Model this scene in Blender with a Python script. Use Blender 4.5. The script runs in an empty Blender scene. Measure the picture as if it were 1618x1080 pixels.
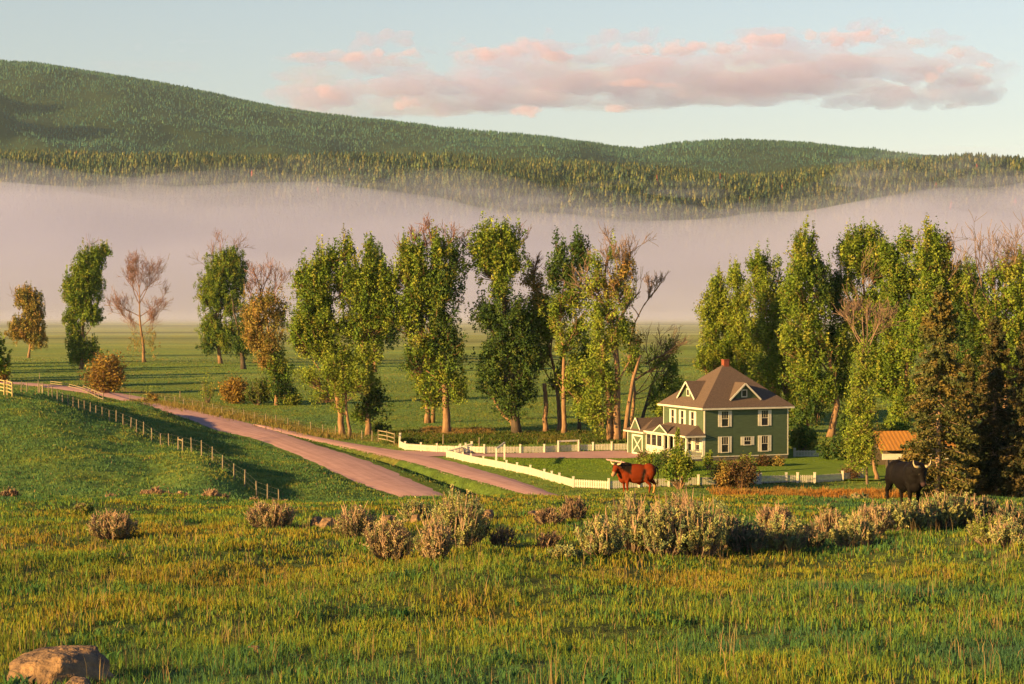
import bpy, bmesh, math, random
import numpy as np
from mathutils import Vector, Matrix
R=math.radians
S=bpy.context.scene
col=S.collection
EYE=20.0                      # eye height above the valley floor
F=3146.0                      # focal length in photo pixels
PT=65.0/F
PITCH=math.atan(PT); CP,SP=math.cos(PITCH),math.sin(PITCH)
SUN_EL=R(14.0); SUN_AZ=R(33.0)   # the sun stands left of and behind the camera
sun_dir=Vector((-math.cos(SUN_AZ)*math.cos(SUN_EL),-math.sin(SUN_AZ)*math.cos(SUN_EL),math.sin(SUN_EL)))

# ---------------------------------------------------------------- noise
def _hash(ix,iy,seed):
    h=(ix.astype(np.int64)*374761393+iy.astype(np.int64)*668265263+seed*974634777)&0xffffffff
    h=((h^(h>>13))*1274126177)&0xffffffff
    h=h^(h>>16)
    return (h&0xffff)/65535.0
def vnoise(x,y,seed=0):
    x=np.asarray(x,float);y=np.asarray(y,float)
    ix=np.floor(x);iy=np.floor(y);fx=x-ix;fy=y-iy
    fx=fx*fx*fx*(fx*(fx*6-15)+10);fy=fy*fy*fy*(fy*(fy*6-15)+10)
    a=_hash(ix,iy,seed);b=_hash(ix+1,iy,seed);c=_hash(ix,iy+1,seed);d=_hash(ix+1,iy+1,seed)
    return (a*(1-fx)+b*fx)*(1-fy)+(c*(1-fx)+d*fx)*fy
def fbm(x,y,oct=4,seed=0):
    s=0;a=.5;t=0
    for o in range(oct):
        s=s+a*vnoise(x,y,seed+o*17);t+=a
        x=x*2.03+11.3;y=y*2.03+7.7;a*=.5
    return s/t-0.5
def sstep(a,b,x):
    t=np.clip((np.asarray(x,float)-a)/(b-a),0,1);return t*t*(3-2*t)

# ---------------------------------------------------------------- terrain
CT=[]
def row(d,pairs):
    for px,z in pairs: CT.append((px,d,z))
PXF=(-700,-200,200,600,1000,1400,1800,2400)
for d,z in ((9,-2.1),(14,-2.72),(20,-3.32),(30,-4.0),(45,-5.05),(60,-6.22),(75,-7.55),(86,-8.62)):
    for px in PXF: CT.append((px,d,z+(-.12 if d>40 and px>1300 else 0)))
for px in (-700,-200,0,200,330,450): CT.append((px,104,-11.2 if px<400 else -11.4))
for px in (-700,-200,0,200): CT.append((px,135,-14.2))
row(135,[(330,-14.4),(405,-14.8)])
row(155,[(-700,-15.4),(-200,-15.6),(0,-15.6),(150,-15.8),(240,-15.9),(330,-16.0)])
row(180,[(-700,-15.6),(-200,-16),(0,-16.2),(100,-16.4),(150,-16.7),(240,-17.2)])
row(165,[(405,-17.0),(500,-18.3),(600,-19)])
row(185,[(330,-17.2),(405,-18.2)])
row(150,[(500,-17.0),(600,-18.0)])
row(200,[(-700,-14.6),(-200,-15.2),(0,-15.5),(100,-15.7),(150,-16.2),(240,-17.0),(405,-18.9),(500,-19.5)])
row(225,[(-700,-12.6),(-200,-13.6),(0,-14.1),(100,-14.6),(150,-15.4),(240,-16.4),(330,-17.6)])
row(205,[(330,-16.7)])
row(250,[(-700,-11),(-200,-11.9),(0,-12.6),(60,-13.0),(150,-14.8),(240,-16.6),(330,-18.6),(405,-19.8)])
row(268,[(-700,-10.6),(-200,-11.6),(0,-12.2),(60,-12.5),(150,-14.9)])
row(300,[(-700,-11),(-200,-12.8),(0,-13.5),(60,-13.9),(150,-16.2),(240,-18.1),(330,-19.9)])
row(350,[(-700,-14),(-200,-16),(0,-16.9),(100,-17.2),(150,-18.1),(240,-19.2)])
row(100,[(700,-10.5),(1000,-10.5),(1400,-10.6),(1800,-10.6),(2400,-10.6)])
row(120,[(500,-13.4),(700,-14),(1000,-14),(1400,-14),(1800,-14),(2400,-14)])
row(145,[(700,-18),(1000,-18),(1400,-18),(1800,-18),(2400,-18)])
row(170,[(700,-19.7),(1000,-19.8),(1400,-19.8),(1800,-19.8),(2400,-19.8)])
row(205,[(650,-20),(800,-20),(1100,-20),(1500,-20),(2000,-20),(2600,-20)])
row(260,[(480,-20),(700,-20),(1100,-20),(1600,-20),(2300,-20)])
row(320,[(380,-20),(600,-20),(1100,-20),(1600,-20),(2300,-20)])
row(410,[(-700,-19.6),(-200,-19.8),(50,-20),(250,-20),(500,-20),(1100,-20),(2000,-20)])
row(520,[(-700,-20),(-100,-20),(400,-20),(1000,-20),(2000,-20)])
CT=np.array(CT,float)
KU=4.0
P_=np.stack([(CT[:,0]-809)/F*KU,np.log(CT[:,1])],1)
def _phi(r2): return r2*np.log(r2+1e-12)*.5
def _solve():
    n=len(P_);d2=((P_[:,None]-P_[None])**2).sum(-1)
    A=np.zeros((n+3,n+3));A[:n,:n]=_phi(d2)+np.eye(n)*2e-4
    A[:n,n]=1;A[:n,n+1:]=P_;A[n,:n]=1;A[n+1:,:n]=P_.T
    b=np.zeros(n+3);b[:n]=CT[:,2]
    return np.linalg.solve(A,b)
W_=_solve()
def base_z(x,y):
    yy=np.maximum(y,9.0)
    u=np.clip(x/yy,-.5,.5)*KU;v=np.log(np.minimum(yy,540))
    out=np.full(u.shape,W_[-3])+W_[-2]*u+W_[-1]*v
    for i in range(len(P_)):
        out=out+W_[i]*_phi((u-P_[i,0])**2+(v-P_[i,1])**2)
    t=sstep(400,500,y)
    out=out*(1-t)-20*t
    # humpback of the left hill that hides part of the road
    out=out+1.3*np.exp(-((x+62)/9)**2-((y-330)/22)**2)
    return out
def flat(px,py):
    d=20*1.0/((py-475)/F); return ((px-809)/F*d, d)
ROAD1L=[flat(*p) for p in ((-60,606.5),(30,608),(100,616),(150,624),(200,635),(240,647.5),(300,664),(340,680),(400,693),(480,724),(550,757),(625,784),(700,812),(790,850))]
ROAD1R=[flat(*p) for p in ((-60,602),(30,603.5),(110,610),(170,618),(225,627),(290,642),(340,654),(400,670),(450,685),(504,703.5),(560,721),(608,738),(708,783),(840,830),(960,868))]
ROAD2L=[flat(*p) for p in ((400,671.5),(469,690),(540,705.5),(608,721),(660,734),(711,749),(775,766),(836,783),(930,808))]
ROAD2R=[flat(*p) for p in ((400,669.5),(450,678),(504,690),(565,701),(625,711),(690,722),(763,742),(830,762),(891,783),(1000,808))]
def resample(pl,n):
    p=np.array(pl,float)
    # Catmull-Rom smoothing
    pts=[]
    q=np.vstack([2*p[0]-p[1],p,2*p[-1]-p[-2]])
    for i in range(1,len(q)-2):
        for t in np.linspace(0,1,12,endpoint=False):
            pts.append(.5*((2*q[i])+(-q[i-1]+q[i+1])*t+(2*q[i-1]-5*q[i]+4*q[i+1]-q[i+2])*t*t+(-q[i-1]+3*q[i]-3*q[i+1]+q[i+2])*t**3))
    pts.append(p[-1]);pts=np.array(pts)
    s=np.concatenate([[0],np.cumsum(np.linalg.norm(np.diff(pts,axis=0),axis=1))])
    t=np.linspace(0,s[-1],n)
    return np.stack([np.interp(t,s,pts[:,0]),np.interp(t,s,pts[:,1])],1)
R1L,R1R=resample(ROAD1L,160),resample(ROAD1R,160)
R2L,R2R=resample(ROAD2L,110),resample(ROAD2R,110)
def pdist(x,y,pl):
    """distance to a polyline and on which side (+ = right of travel direction)"""
    best=np.full(x.shape,1e9);side=np.zeros(x.shape)
    for i in range(0,len(pl)-1,2):
        a=pl[i];b=pl[min(i+2,len(pl)-1)];ab=b-a;L=ab@ab
        if L<1e-9: continue
        t=np.clip(((x-a[0])*ab[0]+(y-a[1])*ab[1])/L,0,1)
        dx=x-a[0]-t*ab[0];dy=y-a[1]-t*ab[1];d=np.hypot(dx,dy)
        m=d<best
        best=np.where(m,d,best);side=np.where(m,np.sign(ab[0]*dy-ab[1]*dx),side)
    return best,-side
DRIVE=[flat(*p) for p in ((600,708),(631,712.5),(694,714.5),(765,717.5),(830,716.5),(900,714.5),(1002,712.5),(1040,716),(1003,724),(930,724.5),(850,724.2),(800,723.6),(760,721.5),(700,721.5),(640,721))]
def inpoly(x,y,poly):
    c=np.zeros(x.shape,bool);n=len(poly)
    for i in range(n):
        x1,y1=poly[i];x2,y2=poly[i-1]
        m=((y1>y)!=(y2>y))&(x<(x2-x1)*(y-y1)/((y2-y1) if y2!=y1 else 1e-9)+x1)
        c^=m
    return c
LAWN=[flat(*p) for p in ((770,722.8),(850,725.3),(930,725.5),(1003,725),(1040,717),(1060,712),(1360,712),(1400,755),(1332,758),(1261,761.5),(1198,764),(1104,767),(1057,768),(962,771),(906,769),(884,763),(860,755.5),(838,750),(817,745),(784,738),(744,730),(716,723.5))]
def terrain(x,y,detail=True):
    x=np.atleast_1d(np.asarray(x,float));y=np.atleast_1d(np.asarray(y,float))
    z=base_z(x,y)
    m=(y>150)&(y<560)&(np.abs(x)<170)
    keep=np.ones(x.shape)
    if m.any():
        xm,ym=x[m],y[m];zm=z[m].copy()
        d1l,s1l=pdist(xm,ym,R1L);d1r,s1r=pdist(xm,ym,R1R)
        d2l,s2l=pdist(xm,ym,R2L);d2r,s2r=pdist(xm,ym,R2R)
        # lines run from far to near: the viewer's left is the travel direction's right
        t1l=-s1l*d1l;t1r=-s1r*d1r;t2l=-s2l*d2l;t2r=-s2r*d2r   # + = to the viewer's right
        on1=(t1l>-.6)&(t1r<.6);on2=(t2l>-.4)&(t2r<.6)
        rz=np.full(xm.shape,-20.0)
        w1=np.clip(1-np.minimum(np.abs(np.where(on1,0,np.minimum(d1l,d1r))),9)/9,0,1)
        w1=sstep(0,1,w1)
        near=sstep(165,195,ym)
        zm=zm*(1-w1*near)+(-20)*w1*near
        bank=np.where((t1l<-.6),.45*sstep(.6,3,-t1l)*(1-sstep(6,16,-t1l)),0)*near
        zm=zm+bank
        g=t1r;h=-t2l
        btw=(g>0)&(h>0)&(t2r<0)&(g+h<30)
        r=np.where(btw,g/(g+h+1e-6),0)
        D=np.minimum(1.5,.24*(g+h))
        zm=zm-np.where(btw,D*sstep(.22,.66,r)*(1-sstep(.72,1.0,r)),0)*sstep(165,200,ym)
        z[m]=zm
        k=np.minimum(np.where(on1|on2,0,1),1)
        dd=np.minimum(np.minimum(d1l,d1r),np.minimum(d2l,d2r))
        k=k*sstep(.3,4,dd)
        pin=inpoly(xm,ym,DRIVE)|inpoly(xm,ym,LAWN)
        keep[m]=np.where(pin,0,k)
    if detail:
        a=np.where(y<100,.36*sstep(5,30,y),0)*(1-sstep(88,105,y))
        z=z+keep*a*fbm(x/4.5,y/7.0,3,3)*2
        z=z+keep*.045*fbm(x/1.1,y/1.5,2,9)*2*(1-sstep(60,100,y))
        # soft swales of the left meadow
        b=sstep(105,130,y)*(1-sstep(330,400,y))*(1-sstep(-30,-8,x))
        z=z+keep*b*(1.5*fbm(x/17,y/22,3,21)+.5*fbm(x/3.5,y/5,3,31))
        b2=sstep(100,140,y)*sstep(-30,-8,x)*(1-sstep(500,900,y))
        z=z+keep*b2*(1-sstep(230,330,y))*.22*fbm(x/5,y/9,2,41)
    return z+EYE
def hz(x,y): return float(terrain(x,y)[0])
CAM=Vector((0,0,EYE))
def ray(px,py):
    rx=(px-809)/F;ry=(540-py)/F
    v=Vector((rx,CP+SP*ry,-SP+CP*ry)); return v/v.y          # scaled so that y advances by one
def at(px,py,d): return CAM+ray(px,py)*d
def on_ground(px,py,d0=8,d1=1600):
    v=ray(px,py);n=900
    ds=np.geomspace(d0,d1,n)
    g=terrain(v.x*ds,ds)
    zr=EYE+v.z*ds
    i=np.argmax(zr<=g)
    if not (zr<=g).any(): i=n-1
    lo,hi=ds[max(i-1,0)],ds[i]
    for _ in range(12):
        m=(lo+hi)/2
        if EYE+v.z*m<=hz(v.x*m,m): hi=m
        else: lo=m
    return Vector((v.x*hi,hi,hz(v.x*hi,hi)))

# ---------------------------------------------------------------- materials
MATS={}
def newmat(name):
    m=bpy.data.materials.new(name);m.use_nodes=True
    nt=m.node_tree;b=nt.nodes['Principled BSDF'];MATS[name]=m
    return m,nt,b
def N(nt,t,**k):
    n=nt.nodes.new(t)
    for a,b in k.items():
        if a.startswith('i_'): n.inputs[a[2:].replace('_',' ')].default_value=b
        else: setattr(n,a,b)
    return n
def plain(name,c,rough=.8,var=.15,scale=3.0,c2=None,bump=0,bscale=20,coord='Object',spec=.3,metal=0,stretch=None):
    m,nt,b=newmat(name);L=nt.links
    tc=N(nt,'ShaderNodeTexCoord');src=tc.outputs[coord]
    if stretch:
        mp=N(nt,'ShaderNodeMapping');mp.inputs['Scale'].default_value=stretch;L.new(src,mp.inputs[0]);src=mp.outputs[0]
    no=N(nt,'ShaderNodeTexNoise');no.inputs['Scale'].default_value=scale;no.inputs['Detail'].default_value=5;no.inputs['Roughness'].default_value=.62
    L.new(src,no.inputs['Vector'])
    cr=N(nt,'ShaderNodeValToRGB');e=cr.color_ramp.elements
    lo=c2 if c2 else tuple(v*(1-var) for v in c);hi=tuple(min(1,v*(1+var)) for v in c) if not c2 else c
    e[0].position=.32;e[1].position=.68;e[0].color=(*lo,1);e[1].color=(*hi,1)
    L.new(no.outputs['Fac'],cr.inputs[0]);L.new(cr.outputs[0],b.inputs['Base Color'])
    b.inputs['Roughness'].default_value=rough;b.inputs['Specular IOR Level'].default_value=spec;b.inputs['Metallic'].default_value=metal
    if bump:
        n2=N(nt,'ShaderNodeTexNoise');n2.inputs['Scale'].default_value=bscale;n2.inputs['Detail'].default_value=4;L.new(src,n2.inputs['Vector'])
        bp=N(nt,'ShaderNodeBump');bp.inputs['Strength'].default_value=bump;bp.inputs['Distance'].default_value=.05
        L.new(n2.outputs['Fac'],bp.inputs['Height']);L.new(bp.outputs[0],b.inputs['Normal'])
    return m
def leafmat(name,trans=.35,tint=(1,1,1)):
    """foliage: colour per face from the 'col' attribute, a little light passes through"""
    m,nt,b=newmat(name);L=nt.links
    a=N(nt,'ShaderNodeAttribute');a.attribute_name='col'
    b.inputs['Roughness'].default_value=.75;b.inputs['Specular IOR Level'].default_value=.15
    L.new(a.outputs['Color'],b.inputs['Base Color'])
    if trans:
        tr=N(nt,'ShaderNodeBsdfTranslucent');mx=N(nt,'ShaderNodeMixShader');mx.inputs[0].default_value=trans
        L.new(a.outputs['Color'],tr.inputs[0]);L.new(b.outputs[0],mx.inputs[1]);L.new(tr.outputs[0],mx.inputs[2])
        L.new(mx.outputs[0],nt.nodes['Material Output'].inputs[0])
    return m
leafmat('leaf',.18);leafmat('grass',.35);leafmat('needle',.12);leafmat('forest',0);leafmat('hide',0)
MATS['hide'].node_tree.nodes['Principled BSDF'].inputs['Roughness'].default_value=.62;MATS['hide'].node_tree.nodes['Principled BSDF'].inputs['Specular IOR Level'].default_value=.06
plain('bark',(.36,.21,.115),.9,c2=(.15,.09,.055),scale=1.2,bump=.6,bscale=4,stretch=(3,3,.6))
plain('dark_bark',(.13,.09,.065),.9,c2=(.05,.04,.03),scale=1.2,bump=.6,bscale=4,stretch=(3,3,.6))
plain('twig',(.27,.175,.12),.9,c2=(.15,.10,.075),scale=1)
plain('pink_twig',(.28,.14,.10),.9,c2=(.17,.09,.07),scale=1)
plain('spruce_bark',(.52,.33,.22),.9,c2=(.34,.21,.15),scale=3,bump=.5,bscale=9,stretch=(1,1,4))
plain('white_paint',(.66,.60,.48),.55,var=.07,scale=2.5)
plain('white_trim',(.66,.60,.50),.55,var=.10,scale=1.6)
plain('post_wood',(.34,.27,.18),.85,c2=(.2,.16,.11),scale=4,stretch=(1,1,.3))
plain('rail_wood',(.5,.38,.17),.85,c2=(.34,.26,.13),scale=4)
plain('wire',(.25,.24,.22),.6)
plain('shingle',(.145,.10,.078),.9,c2=(.098,.067,.054),scale=5,bump=.5,bscale=12)
plain('brick',(.27,.075,.04),.9,c2=(.18,.05,.03),scale=8)
plain('shadow_interior',(.05,.05,.05),.9)
plain('porch_floor',(.35,.33,.29),.8)
plain('stone',(.17,.15,.13),.9,c2=(.1,.09,.08),scale=3,bump=.5)
plain('rusty_metal',(.56,.25,.035),.6,c2=(.34,.15,.035),scale=2.2,stretch=(6,.4,.4),spec=.3)
plain('barn_wood',(.16,.12,.09),.9,c2=(.08,.06,.05),scale=2,stretch=(5,5,.5))
plain('rock',(.40,.24,.12),.92,c2=(.085,.06,.05),scale=4,bump=1.0,bscale=14)
plain('horn',(.62,.48,.28),.45,c2=(.5,.38,.2),scale=4)
plain('dark_horn',(.05,.04,.03),.5)
plain('hoof',(.05,.04,.03),.6)
plain('galvanised',(.4,.4,.4),.5)
plain('red_paint',(.35,.06,.05),.6)
plain('flower',(.5,.2,.16),.8,c2=(.3,.12,.1))
def siding(name,c):
    m,nt,b=newmat(name);L=nt.links
    tc=N(nt,'ShaderNodeTexCoord');w=N(nt,'ShaderNodeTexWave');w.wave_type='BANDS';w.bands_direction='Z';w.wave_profile='SAW'
    w.inputs['Scale'].default_value=1.6;w.inputs['Distortion'].default_value=0
    L.new(tc.outputs['Object'],w.inputs['Vector'])
    bp=N(nt,'ShaderNodeBump');bp.inputs['Strength'].default_value=.8;bp.inputs['Distance'].default_value=.03
    L.new(w.outputs['Fac'],bp.inputs['Height']);L.new(bp.outputs[0],b.inputs['Normal'])
    no=N(nt,'ShaderNodeTexNoise');no.inputs['Scale'].default_value=.9;no.inputs['Detail'].default_value=6
    mp=N(nt,'ShaderNodeMapping');mp.inputs['Scale'].default_value=(1,1,5);L.new(tc.outputs['Object'],mp.inputs[0]);L.new(mp.outputs[0],no.inputs['Vector'])
    cr=N(nt,'ShaderNodeValToRGB');e=cr.color_ramp.elements;e[0].position=.3;e[1].position=.7
    e[0].color=(*[v*.82 for v in c],1);e[1].color=(*[v*1.12 for v in c],1)
    L.new(no.outputs['Fac'],cr.inputs[0]);L.new(cr.outputs[0],b.inputs['Base Color'])
    b.inputs['Roughness'].default_value=.6
siding('green_siding',(.076,.112,.060))
def glass(name):
    m,nt,b=newmat(name)
    b.inputs['Base Color'].default_value=(.025,.025,.03,1);b.inputs['Roughness'].default_value=.08;b.inputs['Specular IOR Level'].default_value=.7
glass('glass')
def ground_material():
    m,nt,b=newmat('meadow_ground');L=nt.links
    a=N(nt,'ShaderNodeAttribute');a.attribute_name='col'
    tc=N(nt,'ShaderNodeTexCoord')
    def noise(sc,det=6,st=(1,1,1),ro=.6):
        mp=N(nt,'ShaderNodeMapping');mp.inputs['Scale'].default_value=st;L.new(tc.outputs['Object'],mp.inputs[0])
        n=N(nt,'ShaderNodeTexNoise');n.inputs['Scale'].default_value=sc;n.inputs['Detail'].default_value=det;n.inputs['Roughness'].default_value=ro
        L.new(mp.outputs[0],n.inputs['Vector']);return n
    n1=noise(.9,8,(1,.6,1),.7);n2=noise(.06,5,(1,1.0,1));n3=noise(5,4,(1,.5,1),.7)
    def ramp(n,lo,hi,a0=.3,a1=.7):
        mr=N(nt,'ShaderNodeMapRange');mr.inputs[1].default_value=a0;mr.inputs[2].default_value=a1;mr.inputs[3].default_value=lo;mr.inputs[4].default_value=hi
        L.new(n.outputs['Fac'],mr.inputs[0]);return mr
    r1=ramp(n1,.55,1.45);r3=ramp(n3,.7,1.3)
    mul=N(nt,'ShaderNodeMath',operation='MULTIPLY');L.new(r1.outputs[0],mul.inputs[0]);L.new(r3.outputs[0],mul.inputs[1])
    mx=N(nt,'ShaderNodeVectorMath',operation='SCALE');L.new(a.outputs['Color'],mx.inputs[0]);L.new(mul.outputs[0],mx.inputs['Scale'])
    dry=N(nt,'ShaderNodeMix',data_type='RGBA',blend_type='MULTIPLY');dry.inputs['B'].default_value=(1.35,1.05,.75,1)
    rr=ramp(n2,0,.9,.4,.65);L.new(rr.outputs[0],dry.inputs['Factor']);L.new(mx.outputs[0],dry.inputs['A'])
    L.new(dry.outputs['Result'],b.inputs['Base Color'])
    b.inputs['Roughness'].default_value=.95;b.inputs['Specular IOR Level'].default_value=.05
    bp=N(nt,'ShaderNodeBump');bp.inputs['Strength'].default_value=.9;bp.inputs['Distance'].default_value=.35
    n4=noise(1.3,7,(1,.7,1),.7)
    L.new(n4.outputs['Fac'],bp.inputs['Height']);L.new(bp.outputs[0],b.inputs['Normal'])
ground_material()
def gravel():
    m,nt,b=newmat('gravel');L=nt.links
    tc=N(nt,'ShaderNodeTexCoord')
    n1=N(nt,'ShaderNodeTexNoise');n1.inputs['Scale'].default_value=.5;n1.inputs['Detail'].default_value=8;n1.inputs['Roughness'].default_value=.7
    n2=N(nt,'ShaderNodeTexNoise');n2.inputs['Scale'].default_value=9;n2.inputs['Detail'].default_value=5
    uv=N(nt,'ShaderNodeUVMap');wv=N(nt,'ShaderNodeTexNoise');wv.inputs['Detail'].default_value=3;wv.inputs['Scale'].default_value=1
    mp=N(nt,'ShaderNodeMapping');mp.inputs['Scale'].default_value=(11,.35,1);L.new(uv.outputs[0],mp.inputs[0]);L.new(mp.outputs[0],wv.inputs['Vector'])
    L.new(tc.outputs['Object'],n1.inputs['Vector']);L.new(tc.outputs['Object'],n2.inputs['Vector'])
    ad=N(nt,'ShaderNodeMath',operation='ADD');L.new(n1.outputs['Fac'],ad.inputs[0]);L.new(wv.outputs['Fac'],ad.inputs[1])
    ml=N(nt,'ShaderNodeMath',operation='MULTIPLY_ADD');ml.inputs[1].default_value=.35;L.new(n2.outputs['Fac'],ml.inputs[0]);L.new(ad.outputs[0],ml.inputs[2])
    cr=N(nt,'ShaderNodeValToRGB');e=cr.color_ramp.elements;e[0].position=.42;e[1].position=.78
    mr=N(nt,'ShaderNodeMath',operation='MULTIPLY');mr.inputs[1].default_value=.5;L.new(ml.outputs[0],mr.inputs[0])
    e[0].color=(.41,.235,.22,1);e[1].color=(.66,.40,.37,1)
    L.new(mr.outputs[0],cr.inputs[0]);L.new(cr.outputs[0],b.inputs['Base Color'])
    b.inputs['Roughness'].default_value=.95;b.inputs['Specular IOR Level'].default_value=.1
    bp=N(nt,'ShaderNodeBump');bp.inputs['Strength'].default_value=.5;bp.inputs['Distance'].default_value=.04
    L.new(n2.outputs['Fac'],bp.inputs['Height']);L.new(bp.outputs[0],b.inputs['Normal'])
gravel()
def lawnmat():
    plain('lawn_grass',(.19,.27,.034),.95,c2=(.13,.21,.028),scale=1.2,bump=.8,bscale=4,spec=.05)
lawnmat()

# ---------------------------------------------------------------- mesh helpers
def tag(o,label=None,cat=None,group=None,kind=None):
    if label:o['label']=label
    if cat:o['category']=cat
    if group:o['group']=group
    if kind:o['kind']=kind
    return o
def empty(name,loc,rz=0):
    o=bpy.data.objects.new(name,None);col.objects.link(o);o.location=loc;o.rotation_euler=(0,0,rz);o.empty_display_size=.3
    return o
def link(name,me,mat,parent=None,smooth=False):
    o=bpy.data.objects.new(name,me);col.objects.link(o)
    if mat is not None: me.materials.append(MATS[mat])
    if parent is not None:o.parent=parent
    if smooth: me.polygons.foreach_set('use_smooth',[True]*len(me.polygons))
    return o
class MB:
    def __init__(s): s.v=[];s.f=[];s.c=[]
    def add(s,vs,fs):
        n=len(s.v);s.v+= [tuple(v) for v in vs];s.f+=[tuple(i+n for i in f) for f in fs];return s
    def box(s,a,b):
        x0,y0,z0=a;x1,y1,z1=b
        s.add([(x0,y0,z0),(x1,y0,z0),(x1,y1,z0),(x0,y1,z0),(x0,y0,z1),(x1,y0,z1),(x1,y1,z1),(x0,y1,z1)],
              [(0,3,2,1),(4,5,6,7),(0,1,5,4),(1,2,6,5),(2,3,7,6),(3,0,4,7)]);return s
    def bar(s,p,q,w,h,up=(0,0,1)):
        p=Vector(p);q=Vector(q);d=(q-p);L=d.length
        if L<1e-6:return s
        d/=L;up=Vector(up)
        r=d.cross(up)
        if r.length<1e-4:r=d.cross(Vector((1,0,0)))
        r.normalize();u=r.cross(d)
        vs=[]
        for e in (p,q):
            for a,b in ((-1,-1),(1,-1),(1,1),(-1,1)): vs.append(e+r*a*w/2+u*b*h/2)
        s.add(vs,[(0,1,2,3),(7,6,5,4),(0,4,5,1),(1,5,6,2),(2,6,7,3),(3,7,4,0)]);return s
    def tube(s,pts,rad,n=6,cap=True):
        pts=[Vector(p) for p in pts];k=len(pts);base=len(s.v);prev=None
        for i,p in enumerate(pts):
            d=(pts[min(i+1,k-1)]-pts[max(i-1,0)])
            if d.length<1e-6:d=Vector((0,0,1))
            d.normalize()
            if prev is None:
                r=d.cross(Vector((0,0,1)))
                if r.length<.05:r=d.cross(Vector((1,0,0)))
            else: r=prev-d*prev.dot(d)
            r.normalize();prev=r;u=d.cross(r)
            ra=rad[i] if hasattr(rad,'__len__') else rad
            for j in range(n):
                t=2*math.pi*j/n;s.v.append(tuple(p+(r*math.cos(t)+u*math.sin(t))*ra))
        for i in range(k-1):
            for j in range(n):
                a=base+i*n+j;b=base+i*n+(j+1)%n;s.f.append((a,b,b+n,a+n))
        if cap:
            s.f.append(tuple(base+j for j in range(n))[::-1]);s.f.append(tuple(base+(k-1)*n+j for j in range(n)))
        return s
    def mesh(s,name):
        me=bpy.data.meshes.new(name);me.from_pydata(s.v,[],s.f);me.update();return me
    def build(s,name,mat,parent=None,smooth=False): return link(name,s.mesh(name),mat,parent,smooth)
def np_mesh(name,V,faces,nper,colors=None):
    """V (n,3); faces (m,nper) int; colors (m,3) per face"""
    me=bpy.data.meshes.new(name);V=np.ascontiguousarray(V,dtype=np.float32);faces=np.ascontiguousarray(faces,dtype=np.int32)
    me.vertices.add(len(V));me.vertices.foreach_set('co',V.ravel())
    m=len(faces);me.loops.add(m*nper);me.loops.foreach_set('vertex_index',faces.ravel())
    me.polygons.add(m);me.polygons.foreach_set('loop_start',np.arange(m,dtype=np.int32)*nper)
    me.polygons.foreach_set('loop_total',np.full(m,nper,dtype=np.int32))
    me.update(calc_edges=True)
    if colors is not None:
        at_=me.attributes.new('col','FLOAT_COLOR','FACE')
        c=np.ones((m,4),np.float32);c[:,:3]=colors;at_.data.foreach_set('color',c.ravel())
    return me
def leaves(cent,size,rng,cols,up=.3,aspect=.62,normal=None):
    """one lozenge-shaped leaf spray per centre"""
    n=len(cent)
    nr=rng.normal(size=(n,3)) if normal is None else normal
    nr[:,2]+=up;nr/=np.linalg.norm(nr,axis=1)[:,None]+1e-9
    t=rng.normal(size=(n,3));t-=nr*(t*nr).sum(1)[:,None];t/=np.linalg.norm(t,axis=1)[:,None]+1e-9
    b=np.cross(nr,t);s=size[:,None]
    V=np.stack([cent-t*s,cent-b*s*aspect,cent+t*s,cent+b*s*aspect],1).reshape(-1,3)
    return V,np.arange(n*4).reshape(n,4),cols

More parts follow.
